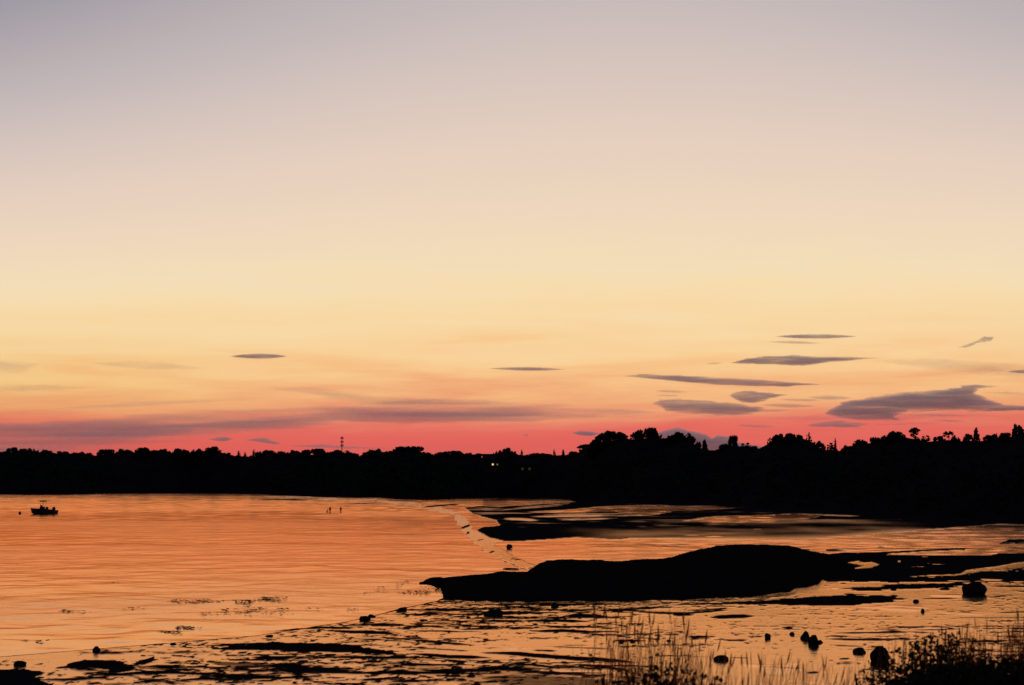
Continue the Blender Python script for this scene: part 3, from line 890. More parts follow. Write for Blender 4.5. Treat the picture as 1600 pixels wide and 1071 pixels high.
# x, top y, width, crown height (pixels of the photograph), kind, name, label
TREES = [
    (-14, 702.5, 26, 14, 'dome', 'broadleaf_tree', 'rounded tree cut by the left edge of the picture on the far shore'),
    (19, 700, 20, 14, 'dome', 'broadleaf_tree', 'low humped tree on the far shore nearest the left picture edge'),
    (35, 702, 18, 12, 'dome', 'broadleaf_tree', 'low tree on the far shore above the small mooring buoy'),
    (48, 702, 16, 12, 'dome', 'broadleaf_tree', 'small rounded treetop on the far shore straight above the boat bow'),
    (73, 704, 20, 12, 'dome', 'broadleaf_tree', 'low flat treetop on the far shore straight above the boat stern'),
    (97, 706, 26, 10, 'dome', 'broadleaf_tree', 'flat-topped tree right of the one above the boat stern'),
    (122, 707.5, 24, 10, 'dome', 'broadleaf_tree', 'lowest flat treetop left of the small notch in the left treeline'),
    (139, 708.3, 14, 9, 'dome', 'broadleaf_tree', 'very low treetop touching the left side of the small notch in the treeline'),
    (167, 703, 30, 14, 'dome', 'broadleaf_tree', 'broad treetop starting the higher crowns right of the small notch'),
    (195, 703.3, 26, 12, 'dome', 'broadleaf_tree', 'even treetop left of the round crown that tops the left treeline'),
    (222, 700.3, 25, 15, 'dome', 'broadleaf_tree', 'round domed tree left of the two even crowns in the left treeline'),
    (240, 704, 18, 11, 'dome', 'broadleaf_tree', 'low treetop tucked against the right of the round domed tree'),
    (256, 702.7, 20, 12, 'dome', 'broadleaf_tree', 'gently rounded treetop two crowns right of the round domed tree'),
    (282, 702, 24, 14, 'dome', 'broadleaf_tree', 'humped tree with steep right side, below left of the small grey clouds'),
    (293, 704.6, 10, 10, 'dome', 'broadleaf_tree', 'tiny round treetop wedged right of the steep-sided humped tree'),
    (309, 703, 22, 12, 'dome', 'broadleaf_tree', 'low crown joined to the left of the tall dome under the small grey cloud'),
    (332, 699, 25, 18, 'dome', 'broadleaf_tree', 'tall dome-shaped tree directly under the small grey cloud on the left'),
    (354, 708.2, 22, 8, 'dome', 'broadleaf_tree', 'very low treetop right at the foot of the tall dome under the cloud'),
    (373, 705.2, 12, 10, 'spiky', 'ragged_tree', 'ragged small tree with loose twigs right of the tall dome'),
    (383, 706.8, 8, 8, 'spiky', 'ragged_tree', 'small spiky treetop between two ragged trees in the left treeline'),
    (397, 703, 11, 12, 'spiky', 'ragged_tree', 'tallest ragged spiky tree of the left treeline, just left of centre-left domes'),
    (404, 706.6, 12, 9, 'dome', 'broadleaf_tree', 'small rounded treetop at the right foot of the ragged spiky tree'),
    (421, 704.3, 25, 14, 'dome', 'broadleaf_tree', 'smooth dome tree, fourth rounded crown left of the radio mast'),
    (440, 705.8, 16, 10, 'dome', 'broadleaf_tree', 'low treetop in the dip between two domes left of the radio mast'),
    (459, 704.8, 22, 12, 'dome', 'broadleaf_tree', 'medium rounded tree touching the wide dome left of the radio mast'),
    (490, 702.3, 44, 16, 'dome', 'broadleaf_tree', 'wide smooth dome tree, next big crown left of the radio mast'),
    (508, 707, 10, 8, 'spiky', 'ragged_tree', 'tiny twiggy treetop in the gap just left of the mast tree'),
    (531, 704.8, 40, 14, 'dome', 'broadleaf_tree', 'wide domed tree directly beneath the thin radio mast'),
    (555, 708.8, 13, 8, 'dome', 'broadleaf_tree', 'small button-shaped treetop just right of the mast tree'),
    (571, 708, 16, 9, 'dome', 'broadleaf_tree', 'low shoulder treetop between the button-shaped crown and the next dome'),
    (585, 703.3, 27, 13, 'dome', 'broadleaf_tree', 'rounded tree midway between the radio mast and the big flat dome'),
    (607, 705.8, 22, 12, 'dome', 'broadleaf_tree', 'low crown joined to the left side of the big flat dome'),
    (640, 698.6, 56, 18, 'broad', 'broadleaf_tree', 'biggest flat-topped dome tree of the middle treeline'),
    (666, 707.5, 18, 9, 'dome', 'broadleaf_tree', 'low treetop sloping off the right side of the big flat dome'),
    (690, 707, 26, 9, 'dome', 'broadleaf_tree', 'low left half of the long hump right of the big flat dome'),
    (708, 705.2, 34, 11, 'dome', 'broadleaf_tree', 'long low humped tree right of the big flat dome'),
    (733, 708.5, 18, 8, 'dome', 'broadleaf_tree', 'very low treetop ending the long hump before a notch'),
    (752, 709.3, 24, 8, 'dome', 'broadleaf_tree', 'lowest rounded treetop just left above the lit house windows'),
    (771, 708.6, 7, 9, 'cone', 'conifer', 'tiny pointed treetop straight above the lit house windows'),
    (780, 705.3, 14, 12, 'dome', 'broadleaf_tree', 'small tree climbing to the peak right of the lit house windows'),
    (792, 700.8, 16, 16, 'dome', 'broadleaf_tree', 'peaked tree standing highest just right of the lit house windows'),
    (803, 706, 12, 9, 'dome', 'broadleaf_tree', 'small treetop right of the peaked tree near the house'),
    (815, 703, 8, 10, 'spiky', 'ragged_tree', 'slender leaning treetop left of the flat stretch of treeline'),
    (842, 709, 44, 7, 'dome', 'broadleaf_tree', 'long flat low treetop in the lowest stretch of the treeline'),
    (866, 703, 9, 11, 'spiky', 'ragged_tree', 'left one of the two small ragged treetops before the tall right-hand trees'),
    (880, 703.3, 8, 11, 'cone', 'conifer', 'right one of the two small treetops before the tall right-hand trees'),
    (897, 706, 18, 10, 'dome', 'broadleaf_tree', 'low shoulder tree where the treeline begins to climb to the right'),
    (916, 695, 34, 18, 'lacy', 'broadleaf_tree', 'sloping tree with small glowing gaps on the left flank of the umbrella crown'),
    (956, 675.3, 72, 32, 'umbrella', 'broadleaf_tree', 'wide umbrella-shaped tree with bright red sky showing through its crown'),
    (1010, 670.8, 44, 36, 'dome', 'broadleaf_tree', 'tall rounded tree, highest crown right beside the umbrella tree'),
    (995, 676.5, 22, 26, 'lacy', 'broadleaf_tree', 'loose crown with red gaps joining the umbrella tree to the tall rounded tree'),
    (1064, 678, 42, 26, 'dome', 'broadleaf_tree', 'dense round tree in front of the grey heaped cloud'),
    (1041, 686, 20, 16, 'dome', 'broadleaf_tree', 'lower shoulder tree between the two tall round crowns'),
    (1091, 691.3, 10, 14, 'dome', 'broadleaf_tree', 'small upright treetop left of the little cone-shaped tree'),
    (1101, 688, 15, 20, 'cone', 'conifer', 'small cone-shaped tree standing against the grey heaped cloud'),
    (1132, 694.5, 18, 14, 'dome', 'broadleaf_tree', 'low tree leaning against the left of the egg-shaped tree'),
    (1146, 681.8, 17, 24, 'dome', 'conifer', 'upright egg-shaped tree at the right end of the grey heaped cloud'),
    (1165, 692.5, 18, 14, 'lacy', 'broadleaf_tree', 'loose thin tree right of the egg-shaped tree'),
    (1178, 697.5, 12, 10, 'dome', 'broadleaf_tree', 'low treetop in the dip before the wide ragged grove'),
    (1203, 685, 20, 20, 'spiky', 'ragged_tree', 'ragged tree forming the left end of the wide grove'),
    (1218, 680, 24, 22, 'dome', 'ragged_tree', 'ragged rounded tree second from the left end of the wide grove'),
    (1240, 678.8, 34, 24, 'dome', 'ragged_tree', 'bushy uneven tree in the middle of the wide ragged grove'),
    (1264, 677, 18, 26, 'spiky', 'ragged_tree', 'spiky tree with a sharp tip at the right end of the wide grove'),
    (1278, 691, 18, 14, 'dome', 'broadleaf_tree', 'sloping low tree on the right flank of the wide ragged grove'),
    (1298, 693, 28, 14, 'spiky', 'ragged_tree', 'low tree around the foot of the lone spike right of the grove'),
    (1305, 686, 6, 22, 'cone', 'conifer', 'lone thin spike of a tree right of the wide ragged grove'),
    (1326, 697.3, 20, 12, 'dome', 'broadleaf_tree', 'low treetop right of the lone spike, at the start of the rising treeline'),
    (1344, 688.5, 24, 18, 'dome', 'broadleaf_tree', 'flat rounded tree on the rising right-hand treeline'),
    (1367, 684.5, 20, 18, 'dome', 'broadleaf_tree', 'rounded tree one step up from the flat tree on the rising treeline'),
    (1384, 681.5, 18, 18, 'dome', 'broadleaf_tree', 'tree filling the step below the big smooth crown on the right'),
    (1401, 675.3, 30, 26, 'dome', 'broadleaf_tree', 'big smooth crown left of the open see-through tree'),
    (1430, 669, 23, 22, 'lacy', 'broadleaf_tree', 'open see-through tree rising highest left of the two small round ones'),
    (1446, 681, 12, 12, 'lacy', 'broadleaf_tree', 'small loose treetop clinging right of the open see-through tree'),
    (1466, 682.3, 18, 12, 'dome', 'broadleaf_tree', 'low tree between the two see-through trees on the right'),
    (1482, 674.3, 17, 16, 'lacy', 'broadleaf_tree', 'small round see-through tree midway along the right-hand treeline'),
    (1493, 684, 14, 9, 'dome', 'broadleaf_tree', 'low treetop right of the small round see-through tree'),
    (1513, 679, 14, 14, 'dome', 'broadleaf_tree', 'small tree against the left foot of the pointed tree'),
    (1525, 669.7, 15, 22, 'cone', 'conifer', 'pointed cone tree standing out on the right-hand treeline'),
    (1548, 680, 22, 12, 'dome', 'broadleaf_tree', 'low rounded tree right of the pointed cone tree'),
    (1557, 677.5, 6, 14, 'cone', 'conifer', 'tiny spike treetop on the low tree near the right edge'),
    (1571, 677, 20, 14, 'dome', 'broadleaf_tree', 'rounded tree climbing to the right picture edge'),
    (1590, 665.3, 16, 24, 'dome', 'broadleaf_tree', 'tall narrow crown, highest at the right picture edge'),
    (1606, 670.5, 24, 20, 'dome', 'broadleaf_tree', 'tree cut by the right edge of the picture'),
]
for i, (px, ty, wpx, hpx, kd, nm, lab) in enumerate(TREES):
    D = tree_dist(px) * (1.0 + 0.012 * ((i * 37) % 5 - 2) / 2)
    m1 = mpp(D)
    top = at(px, ty, D)
    zb = fill_z(px, D, 8.0)
    H = top.z - zb
    t = empty(nm, (top.x, D, zb))
    tag(t, lab, "tree", "trees along the far shore")
    key = 'dome' if kd == 'broad' else kd
    wm_, hm_ = wpx * m1, (hpx * (1.7 if kd in ('dome', 'broad', 'spiky', 'cone') else 1.25) + (6 if kd != 'umbrella' else 2)) * m1
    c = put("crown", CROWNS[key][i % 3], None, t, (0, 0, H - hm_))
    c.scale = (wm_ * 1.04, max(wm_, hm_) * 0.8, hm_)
    c.rotation_euler = (0, 0, 0 if kd in ('umbrella', 'spiky') else (i * 1.3) % 6.28)
    if kd != 'umbrella' and kd != 'spiky': kx = 1.32 if kd in ('dome', 'broad', 'lacy') else 1.16; c.scale = (wm_ * kx, wm_ * kx, hm_)
    k_ = put("trunk", TRUNKS[i % 4], None, t)
    k_.scale = (H * 0.9 if kd != 'umbrella' else H * 0.8, H * 0.8, H * 0.97)
    k_.rotation_euler = (0, 0, i * 0.9)

# ------------------------------------------------------------------ radio mast
MD = 1250.0
mt, mb_ = at(534.5, 682.5, MD), at(534.5, 714, MD)
H = mt.z - mb_.z
M_STEEL = mat_matte("sky_red_steel", (0.14, 0.022, 0.016), (0.20, 0.035, 0.025), 0.5, 0.6, 0.2)  # red sky bleeding over the thin mast, put into the steel's colour
mast = empty("radio_mast", (mt.x, MD, mb_.z))
tag(mast, "thin radio mast with three antenna tiers rising above the left-hand treeline", "radio mast")
b = MB()
b.tube([(0, 0, 0), (0, 0, H)], [0.42, 0.30], 8)
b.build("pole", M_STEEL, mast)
for zz in (H - 1.2, H - 4.6, H - 7.8):
    b = MB()
    for a in range(3):
        an = a * 2.094 + 0.4
        for o_ in (-0.55, 0.55):
            cx_, cy_ = 1.05 * math.cos(an) - o_ * math.sin(an), 1.05 * math.sin(an) + o_ * math.cos(an)
            b.box((cx_, cy_, zz), (0.28, 0.28, 1.9))
        b.tube([(0, 0, zz - 0.3), (1.05 * math.cos(an), 1.05 * math.sin(an), zz - 0.3)], 0.10, 6)
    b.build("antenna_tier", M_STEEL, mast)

# ------------------------------------------------------------------ houses with lit windows
M_SHINGLE = mat_matte("wall_shingle", (0.02, 0.017, 0.014), (0.035, 0.03, 0.024), 1.5)
M_ROOF = mat_matte("roof_felt", (0.012, 0.012, 0.013), (0.025, 0.024, 0.024), 1.0)
M_LIT = mat_emit("lamp_lit_window", (1.0, 0.76, 0.42), 1.05)
M_DIM = mat_emit("dim_window", (0.95, 0.70, 0.28), 0.2)
M_FAINT = mat_emit("faint_window", (0.8, 0.7, 0.5), 0.03)
M_PANE = mat_matte("dark_pane", (0.01, 0.01, 0.012), (0.015, 0.015, 0.02), 1.0, 0.2, 0.3)
M_FRAME = mat_matte("window_frame", (0.03, 0.03, 0.03), (0.05, 0.05, 0.05), 2.0)


def house(px, py, D, wid, win, label):
    p = at(px, py, D)
    zg = p.z - 3.2
    t = empty("house", (p.x, D, zg))
    tag(t, label, "house", "houses among the trees of the far shore")
    dep = 8.0
    b = MB(); b.box((0, dep / 2, 2.2), (wid, dep, 6.4)); b.build("wall", M_SHINGLE, t)
    b = MB()
    hw = wid / 2 + 0.5
    z0, z1 = 5.4, 8.4
    b.raw([(-hw, -0.6, z0), (hw, -0.6, z0), (hw, dep + .6, z0), (-hw, dep + .6, z0), (-hw, dep / 2, z1), (hw, dep / 2, z1)],
          [(0, 1, 5, 4), (2, 3, 4, 5), (1, 2, 5), (3, 0, 4), (3, 2, 1, 0)])
    rf = b.build("roof", M_ROOF, t)
    b = MB(); b.box((wid * 0.3, dep / 2, 8.3), (0.9, 0.9, 1.8)); b.build("chimney", M_SHINGLE, rf)
    b = MB(); b.box((-wid * 0.36, -0.06, 0.6), (1.1, 0.1, 2.2)); b.build("door", M_FRAME, t)
    for xo, zo, ww, hh, m_w, lab in win:
        b = MB()
        for sx in (-1, 1): b.box((xo + sx * (ww / 2 + .06), -0.05, zo), (0.12, 0.1, hh + 0.24))
        for sz in (-1, 1): b.box((xo, -0.05, zo + sz * (hh / 2 + .06)), (ww, 0.1, 0.12))
        f_o = b.build("window", M_FRAME, t)
        if lab: f_o['label'] = lab
        b = MB(); b.box((xo, -0.02, zo), (ww, 0.03, hh)); b.build("pane", m_w, f_o)


hd = shore_dist(772) * 1.0 - 2
s_ = mpp(hd)
house(773, 726, hd, 11.0, [(-3 * s_, 3.2, 0.85, 0.8, M_LIT, "brightly lit window"), (4 * s_, 3.2, 0.65, 0.7, M_DIM, "dim yellow window"), (4.2, 3.2, 1.0, 1.1, M_PANE, None)],
      "dark house among the trees with one bright and one dim lit window")
hd = shore_dist(823) - 2
s_ = mpp(hd)
house(823, 733, hd, 12.0, [(-6.5 * s_, 3.2, 1.2, 1.2, M_FAINT, "faintly glowing window"), (4.5 * s_, 3.2, 1.2, 1.2, M_FAINT, "faintly glowing window"), (-12 * s_, 3.2, 0.9, 1.0, M_PANE, None)],
      "dark house with two faintly glowing windows, right of the brightly lit one")

# ------------------------------------------------------------------ motor boat and buoy
M_HULL = mat_matte("boat_gelcoat", (0.022, 0.022, 0.026), (0.030, 0.030, 0.034), 1.0, 0.4, 0.15)
M_DECK = mat_matte("boat_fittings", (0.012, 0.012, 0.013), (0.02, 0.02, 0.021), 2.0, 0.5, 0.1)
M_CANVAS = mat_matte("boat_canvas", (0.015, 0.015, 0.02), (0.025, 0.025, 0.03), 3.0)
bxx, byy = ground(68, 803.6)
boat = empty("motor_boat", (float(bxx), float(byy), 0.0), R(-14))
boat.scale = (1.04, 1.04, 1.04)
tag(boat, "small centre-console motor boat with raised hard top, moored in the bay", "motor boat")
# hull: bow towards -x, stern at +x; 6 m long
b = MB()
secs = []
NS = 13
for i in range(NS):
    s = i / (NS - 1)
    x = -3.0 + 6.0 * s
    hb = 1.12 * (1 - (1 - min(s / 0.62, 1)) ** 2.1) ** 0.75 + 0.02          # half beam
    sheer = 1.28 - 0.50 * s ** 0.8
    keel = -0.30 + 0.55 * max(0, 1 - s / 0.22) ** 1.5
    rake = -0.35 * max(0, 1 - s / 0.2)
    ring = []
    for (ky, kz) in ((-1.0, 1.0), (-0.97, 0.70), (-0.86, 0.34), (-0.45, 0.10), (0, 0.0), (0.45, 0.10), (0.86, 0.34), (0.97, 0.70), (1.0, 1.0)):
        ring.append((x + rake * kz, ky * hb, keel + (sheer - keel) * kz))
    # inside of the bulwark and cockpit floor
    for (ky, kz) in ((0.90, 1.0), (0.84, 0.45), (-0.84, 0.45), (-0.90, 1.0)):
        ring.append((x + rake * kz, ky * hb, keel + (sheer - keel) * kz))
    secs.append(ring)
n_ = len(secs[0])
for rg in secs: b.v += rg
for i in range(NS - 1):
    for j in range(n_):
        a_i, c_i = i * n_ + j, i * n_ + (j + 1) % n_
        b.f.append((a_i, a_i + n_, c_i + n_, c_i))
b.f.append(tuple(range(n_))); b.f.append(tuple((NS - 1) * n_ + j for j in range(n_))[::-1])
b.build("hull", M_HULL, boat)
b = MB()
for sg in (-1, 1):
    b.tube([(secs[i][0 if sg < 0 else 8][0], secs[i][0 if sg < 0 else 8][1] + 0.02 * sg, secs[i][0][2] + 0.02) for i in range(NS)], 0.045, 6)
b.build("rub_rail", M_DECK, boat)
b = MB(); b.box((-0.35, 0, 1.05), (0.95, 0.85, 1.25), 0.85); con = b.build("console", M_HULL, boat)
b = MB(); b.box((-0.62, 0, 1.82), (0.06, 0.75, 0.45), 0.8, Matrix.Rotation(R(-25), 3, 'Y')); b.build("windscreen", M_DECK, con)
b = MB()
wr = [(0.16 + 0.0, 0.22 * math.cos(t), 1.45 + 0.22 * math.sin(t)) for t in [i * math.pi / 6 for i in range(13)]]
b.tube(wr, 0.02, 5); b.tube([(0.1, 0, 1.45), (0.17, 0, 1.45)], 0.03, 5); b.build("steering_wheel", M_DECK, con)
b = MB(); b.box((0.62, 0, 0.85), (0.45, 0.9, 0.55)); b.box((0.62, 0, 1.18), (0.55, 1.0, 0.12)); b.box((0.86, 0, 1.4), (0.08, 0.95, 0.4)); b.build("helm_seat", M_DECK, boat)
# T-top
b = MB(); b.box((0.10, 0, 2.98), (2.5, 1.75, 0.09), 0.96); b.box((-0.25, 0, 2.86), (0.95, 1.0, 0.22), 1.3); b.build("hard_top", M_CANVAS, boat)
for sx in (-0.62, 0.28):
    for sy in (-0.42, 0.42):
        b = MB(); b.tube([(sx, sy, 0.5), (sx * 0.95, sy * 1.05, 2.0), (sx, sy * 1.4, 2.95)], 0.032, 6); b.build("post", M_DECK, boat)
for sy in (-0.85, 0.85):
    b = MB(); b.tube([(0.9, sy, 0.7), (0.95, sy, 1.14), (2.0, sy, 1.10), (2.05, sy, 0.7)], 0.035, 6); b.build("grab_rail", M_DECK, boat)
b = MB(); b.box((1.95, 0, 0.80), (0.7, 1.4, 0.45), 0.9); b.build("stern_bench", M_DECK, boat)
mo = empty("outboard_motor"); mo.parent = boat; mo.location = (2.55, 0, 0)
b = MB(); b.ell((0, 0, 1.22), (0.42, 0.26, 0.40), 12, 8); b.build("cowling", M_DECK, mo, True)
b = MB(); b.box((0.10, 0, 0.55), (0.30, 0.16, 1.2), 1.1); b.box((0.25, 0, -0.1), (0.5, 0.14, 0.18)); b.build("drive_leg", M_DECK, mo)
b = MB(); b.box((3.0 - 0.05, 0, 0.55), (0.35, 1.9, 0.16)); b.build("swim_platform", M_HULL, boat)

bxx, byy = ground(31, 803.6)
buoy = empty("mooring_buoy", (float(bxx), float(byy), 0.0))
tag(buoy, "small round dark mooring buoy floating off the bow of the motor boat", "buoy")
b = MB(); b.ell((0, 0, 0.26), (0.32, 0.32, 0.31), 16, 10); b.build("float", M_DECK, buoy, True)
b = MB(); b.tube([(0, 0, 0.55), (0, 0, 0.68)], 0.05, 8)
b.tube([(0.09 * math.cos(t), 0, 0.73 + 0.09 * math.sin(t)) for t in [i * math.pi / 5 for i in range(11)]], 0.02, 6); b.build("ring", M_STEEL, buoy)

# ------------------------------------------------------------------ people wading
M_SKIN = mat_matte("skin", (0.05, 0.028, 0.02), (0.07, 0.04, 0.028), 5.0, 0.7)
M_CLOTH = mat_matte("swimwear", (0.012, 0.012, 0.016), (0.02, 0.02, 0.028), 9.0)
M_HAIR = mat_matte("hair", (0.006, 0.005, 0.004), (0.012, 0.01, 0.008), 20.0)


def person(px, py, sink, rz, height, pose, label):
    gx, gy = ground(px, py)
    t = empty("person", (float(gx), float(gy), -sink), rz)
    tag(t, label, "person", "people wading in the bay")
    s = height / 1.75
    lean = pose.get('lean', 0.0)
    J = {'pel': (0, 0, .95), 'spine': (0, -lean * .4, 1.18), 'chest': (0, -lean * .9, 1.38), 'neck': (0, -lean * 1.15, 1.50), 'head': (0, -lean * 1.35, 1.60), 'crown': (0, -lean * 1.45, 1.72),
         'shL': (-.18, -lean, 1.42), 'shR': (.18, -lean, 1.42)}
    eL, hL = pose['armL']; eR, hR = pose['armR']
    for sgn, n_, e, h_ in ((-1, 'L', eL, hL), (1, 'R', eR, hR)):
        J['el' + n_] = e; J['wr' + n_] = h_
        d = (Vector(h_) - Vector(e)).normalized() * 0.09
        J['ha' + n_] = tuple(Vector(h_) + d)
        J['hip' + n_] = (.10 * sgn, 0, .90); J['kn' + n_] = (.12 * sgn, -.03, .50); J['an' + n_] = (.13 * sgn, .02, .09); J['to' + n_] = (.14 * sgn, -.15, .04)
    E = [('pel', 'spine'), ('spine', 'chest'), ('chest', 'neck'), ('neck', 'head'), ('head', 'crown')]
    for n_ in 'LR':
        E += [('chest', 'sh' + n_), ('sh' + n_, 'el' + n_), ('el' + n_, 'wr' + n_), ('wr' + n_, 'ha' + n_), ('pel', 'hip' + n_), ('hip' + n_, 'kn' + n_), ('kn' + n_, 'an' + n_), ('an' + n_, 'to' + n_)]
    names = list(J)
    me = bpy.data.meshes.new("body")
    me.from_pydata([tuple(Vector(J[n_]) * s) for n_ in names], [(names.index(a), names.index(c)) for a, c in E], [])
    body = put("body", me, M_SKIN, t)
    rad = {'pel': .15, 'spine': .13, 'chest': .15, 'neck': .055, 'head': .10, 'crown': .075, 'sh': .075, 'el': .045, 'wr': .032, 'ha': .035, 'hip': .095, 'kn': .06, 'an': .04, 'to': .035}
    sk = body.modifiers.new("skin", 'SKIN')
    for i, n_ in enumerate(names):
        r_ = rad.get(n_, rad.get(n_[:-1], .05)) * s
        body.data.skin_vertices[0].data[i].radius = (r_, r_)
    body.data.skin_vertices[0].data[0].use_root = True
    sub = body.modifiers.new("smooth", 'SUBSURF'); sub.levels = 1; sub.render_levels = 1
    b = MB(); h_ = Vector(J['head']) * s
    b.ell((h_.x, h_.y + .015, h_.z + .06), (.105 * s, .115 * s, .10 * s), 12, 8); b.build("hair", M_HAIR, t, True)
    b = MB(); b.tube([Vector((0, 0, 1.06)) * s, Vector((0, 0, .95)) * s, Vector((0, 0, .80)) * s], [.165 * s, .19 * s, .20 * s], 12); b.build("swim_shorts", M_CLOTH, t, True)


person(515.7, 800.2, 0.42, 0.3, 1.76, {'lean': 0.06, 'armL': ((-.24, -.02, 1.16), (-.26, -.12, .93)), 'armR': ((.24, -.02, 1.16), (.25, -.12, .93))},
       "person standing in the shallow bay, left of the two upright figures")
person(532.5, 800.2, 0.42, -0.5, 1.72, {'lean': 0.03, 'armL': ((-.25, .03, 1.16), (-.33, -.10, .97)), 'armR': ((.26, .02, 1.16), (.20, -.16, .98))},
       "person standing alone in the shallow bay, right of the other waders")
person(510.5, 800.4, 0.62, 1.2, 1.35, {'lean': 0.34, 'armL': ((-.24, -.45, 1.22), (-.26, -.62, 1.0)), 'armR': ((.24, -.45, 1.22), (.26, -.62, 1.0))},
       "small stooping person low in the water beside the left wader")

# ------------------------------------------------------------------ boulders on the flat
ROCKS = [
    (1200, 998.5, 10, 11.5, "small upright rock at the left end of the five-stone group on the flat"),
    (1234, 983, 12, 6, "small low rock lying farthest back in the five-stone group"),
    (1237.5, 993, 10, 6.5, "small blocky rock in the middle of the five-stone group"),
    (1258, 999.5, 15, 14, "square-topped rock touching the large pointed rock of the five-stone group"),
    (1272, 1009, 18, 18, "largest pointed rock at the right of the five-stone group"),
    (1283, 1005.5, 9, 7, "pebble-sized rock leaning on the right of the pointed rock"),
    (1346, 1021.5, 26, 10, "long low rock beside the big round boulder near the bushes"),
    (1377, 1035, 33, 25, "big round boulder half hidden behind the bush at lower right"),
    (1525, 930, 40, 20, "broad dark boulder standing alone on the right side of the flat"),
    (771, 963.5, 36, 12, "wide flat rock on the wet flat in front of the dark bar"),
    (867, 949.5, 13, 9, "small round rock at the front edge of the dark bar"),
    (150, 1020, 14, 11, "small rock standing on the water's edge at lower left"),
    (570, 970.5, 22, 10, "dark rock on the waterline where the shore bends, front one of the pair"),
    (580, 965, 15, 6, "smaller rock just behind the front rock of the waterline pair"),
    (628, 955.5, 24, 8, "low mound of rock on the waterline near the tip of the dark bar"),
    (1128, 1033.5, 26, 10, "dark lens-shaped rock right of the grass tuft on the wet flat"),
    (1432, 942, 10, 7, "small rock below the broad boulder, farther one of two"),
    (1442, 957.5, 7, 8, "tiny upright rock alone on the bright flat at right"),
    (28, 1041, 24, 9, "low dark rock near the lower left corner"),
    (662, 971, 14, 5, "small flat rock left of the wide flat rock"),
    (732, 966.5, 8, 5, "tiny round stone just left of the wide flat rock"),
    (676, 954, 10, 4, "tiny flat stone below the left tip of the dark bar, upper of two"),
    (675, 961, 10, 4.5, "tiny flat stone below the left tip of the dark bar, lower of two"),
    (971, 1005, 13, 6.5, "low stone at the left end of the weed line behind the grass"),
    (989, 1005, 10, 5, "smaller stone in the middle of the weed line behind the grass"),
    (1045, 1003, 8, 5, "single small stone behind the tall grass stems"),
    (796, 857.5, 10, 8, "lone dark rock standing in the channel by the point of the flats"),
    (421, 996, 16, 5, "flat dark rock lying on the waterline left of the rock pair"),
    (270, 1008.5, 16, 5, "flat dark rock on the waterline above the weed patches"),
]
for i, (px, py, wpx, hpx, lab) in enumerate(ROCKS):
    gx, gy = ground(px, py, 0.03)
    m1 = mpp(float(gy))
    r_ = random.Random(i * 5 + 1)
    W, Hh = wpx * m1 * 0.9, hpx * m1 * 0.92
    b = MB()
    b.ell((0, 0, 0), (0.5, 0.42, 0.5), 16, 12)
    vs = []
    off = [Vector((r_.gauss(0, 1), r_.gauss(0, 1), r_.gauss(0, 1))).normalized() for _ in range(9)]
    cut = [r_.uniform(0.27, 0.42) if hpx < 15 else r_.uniform(0.38, 0.46) for _ in off]
    for x in b.v:
        p = Vector(x)
        for o_, c_ in zip(off, cut):
            e = p.dot(o_)
            if e > c_: p = p - o_ * (e - c_) * 0.97
        p += Vector((r_.uniform(-1, 1), r_.uniform(-1, 1), r_.uniform(-1, 1))) * 0.03
        vs.append((p.x * W * 1.08, p.y * W * 1.0, (p.z + 0.33) * Hh * 1.35))
    b.v = vs
    o = b.build("boulder", M_ROCK, None, False, (float(gx), float(gy) + W * 0.25, -0.02))
    o.rotation_euler = (0, 0, r_.uniform(-0.4, 0.4))
    tag(o, lab, "rock", "rocks on the tidal flat")

# ------------------------------------------------------------------ seaweed floating on the bay
cs, ss = [], []
WEED = [(268, 325, 936, 945, 170), (325, 368, 938.5, 943, 70), (376, 400, 938, 946, 120), (400, 446, 934, 941, 230), (345, 398, 953.5, 957, 80), (395, 448, 950.5, 953.5, 70),
        (318, 446, 957, 960, 90), (102, 132, 954.8, 957, 60), (250, 279, 988, 990, 55), (278, 306, 981, 983.5, 55), (40, 62, 1002, 1004, 14), (168, 182, 911, 912.5, 14),
        (204, 220, 951, 952.5, 12), (560, 690, 916, 935, 150), (640, 690, 919, 930, 130), (610, 640, 906, 914, 30), (485, 500, 952, 954, 14), (548, 556, 952, 953, 8)]
for x0, x1, y0, y1, n_ in WEED:
    strands = max(2, n_ // 9)
    for _ in range(strands):
        sx, sy = random.uniform(x0, x1), random.gauss((y0 + y1) / 2, (y1 - y0) / 4)
        for k in range(9):
            gx, gy = ground(sx + random.gauss(0, 5), sy + random.gauss(0, 0.45))
            cs.append((float(gx), float(gy), 0.04 + random.random() * 0.04)); ss.append(0.06 + 0.08 * random.random())
v_, f_ = leaf_quads(np.array(cs), np.array(ss), 9.0)
o = put("seaweed", mesh_np("seaweed", v_, f_), M_WEED)
tag(o, "thin rafts of dark seaweed floating on the orange bay", "seaweed", kind='stuff')

# ------------------------------------------------------------------ the bank in front: earth, grass, bushes
bx_ = np.linspace(-26, 26, 70)
by_ = np.concatenate([np.linspace(-14, 11, 34), np.linspace(11.5, 42, 40)])
BX, BY = np.meshgrid(bx_, by_)
BZ = np.where(BY < 10.5, 5.35, 0)
tt = np.clip((BY - 10.0) / 27.0, 0, 1)
BZ = 5.35 * (1 - tt ** 0.85) - 0.25 * tt + fbm(BX / 2.5, BY / 2.5, 33, 4) * 0.35
ii = np.arange(BX.size).reshape(BX.shape)
ff = np.stack([ii[:-1, :-1], ii[:-1, 1:], ii[1:, 1:], ii[1:, :-1]], -1).reshape(-1, 4)
tag(put("grassy_bank", mesh_np("grassy_bank", np.stack([BX, BY, BZ], -1).reshape(-1, 3), ff, True), M_BANKE), kind='structure')
BANKZ = 5.35


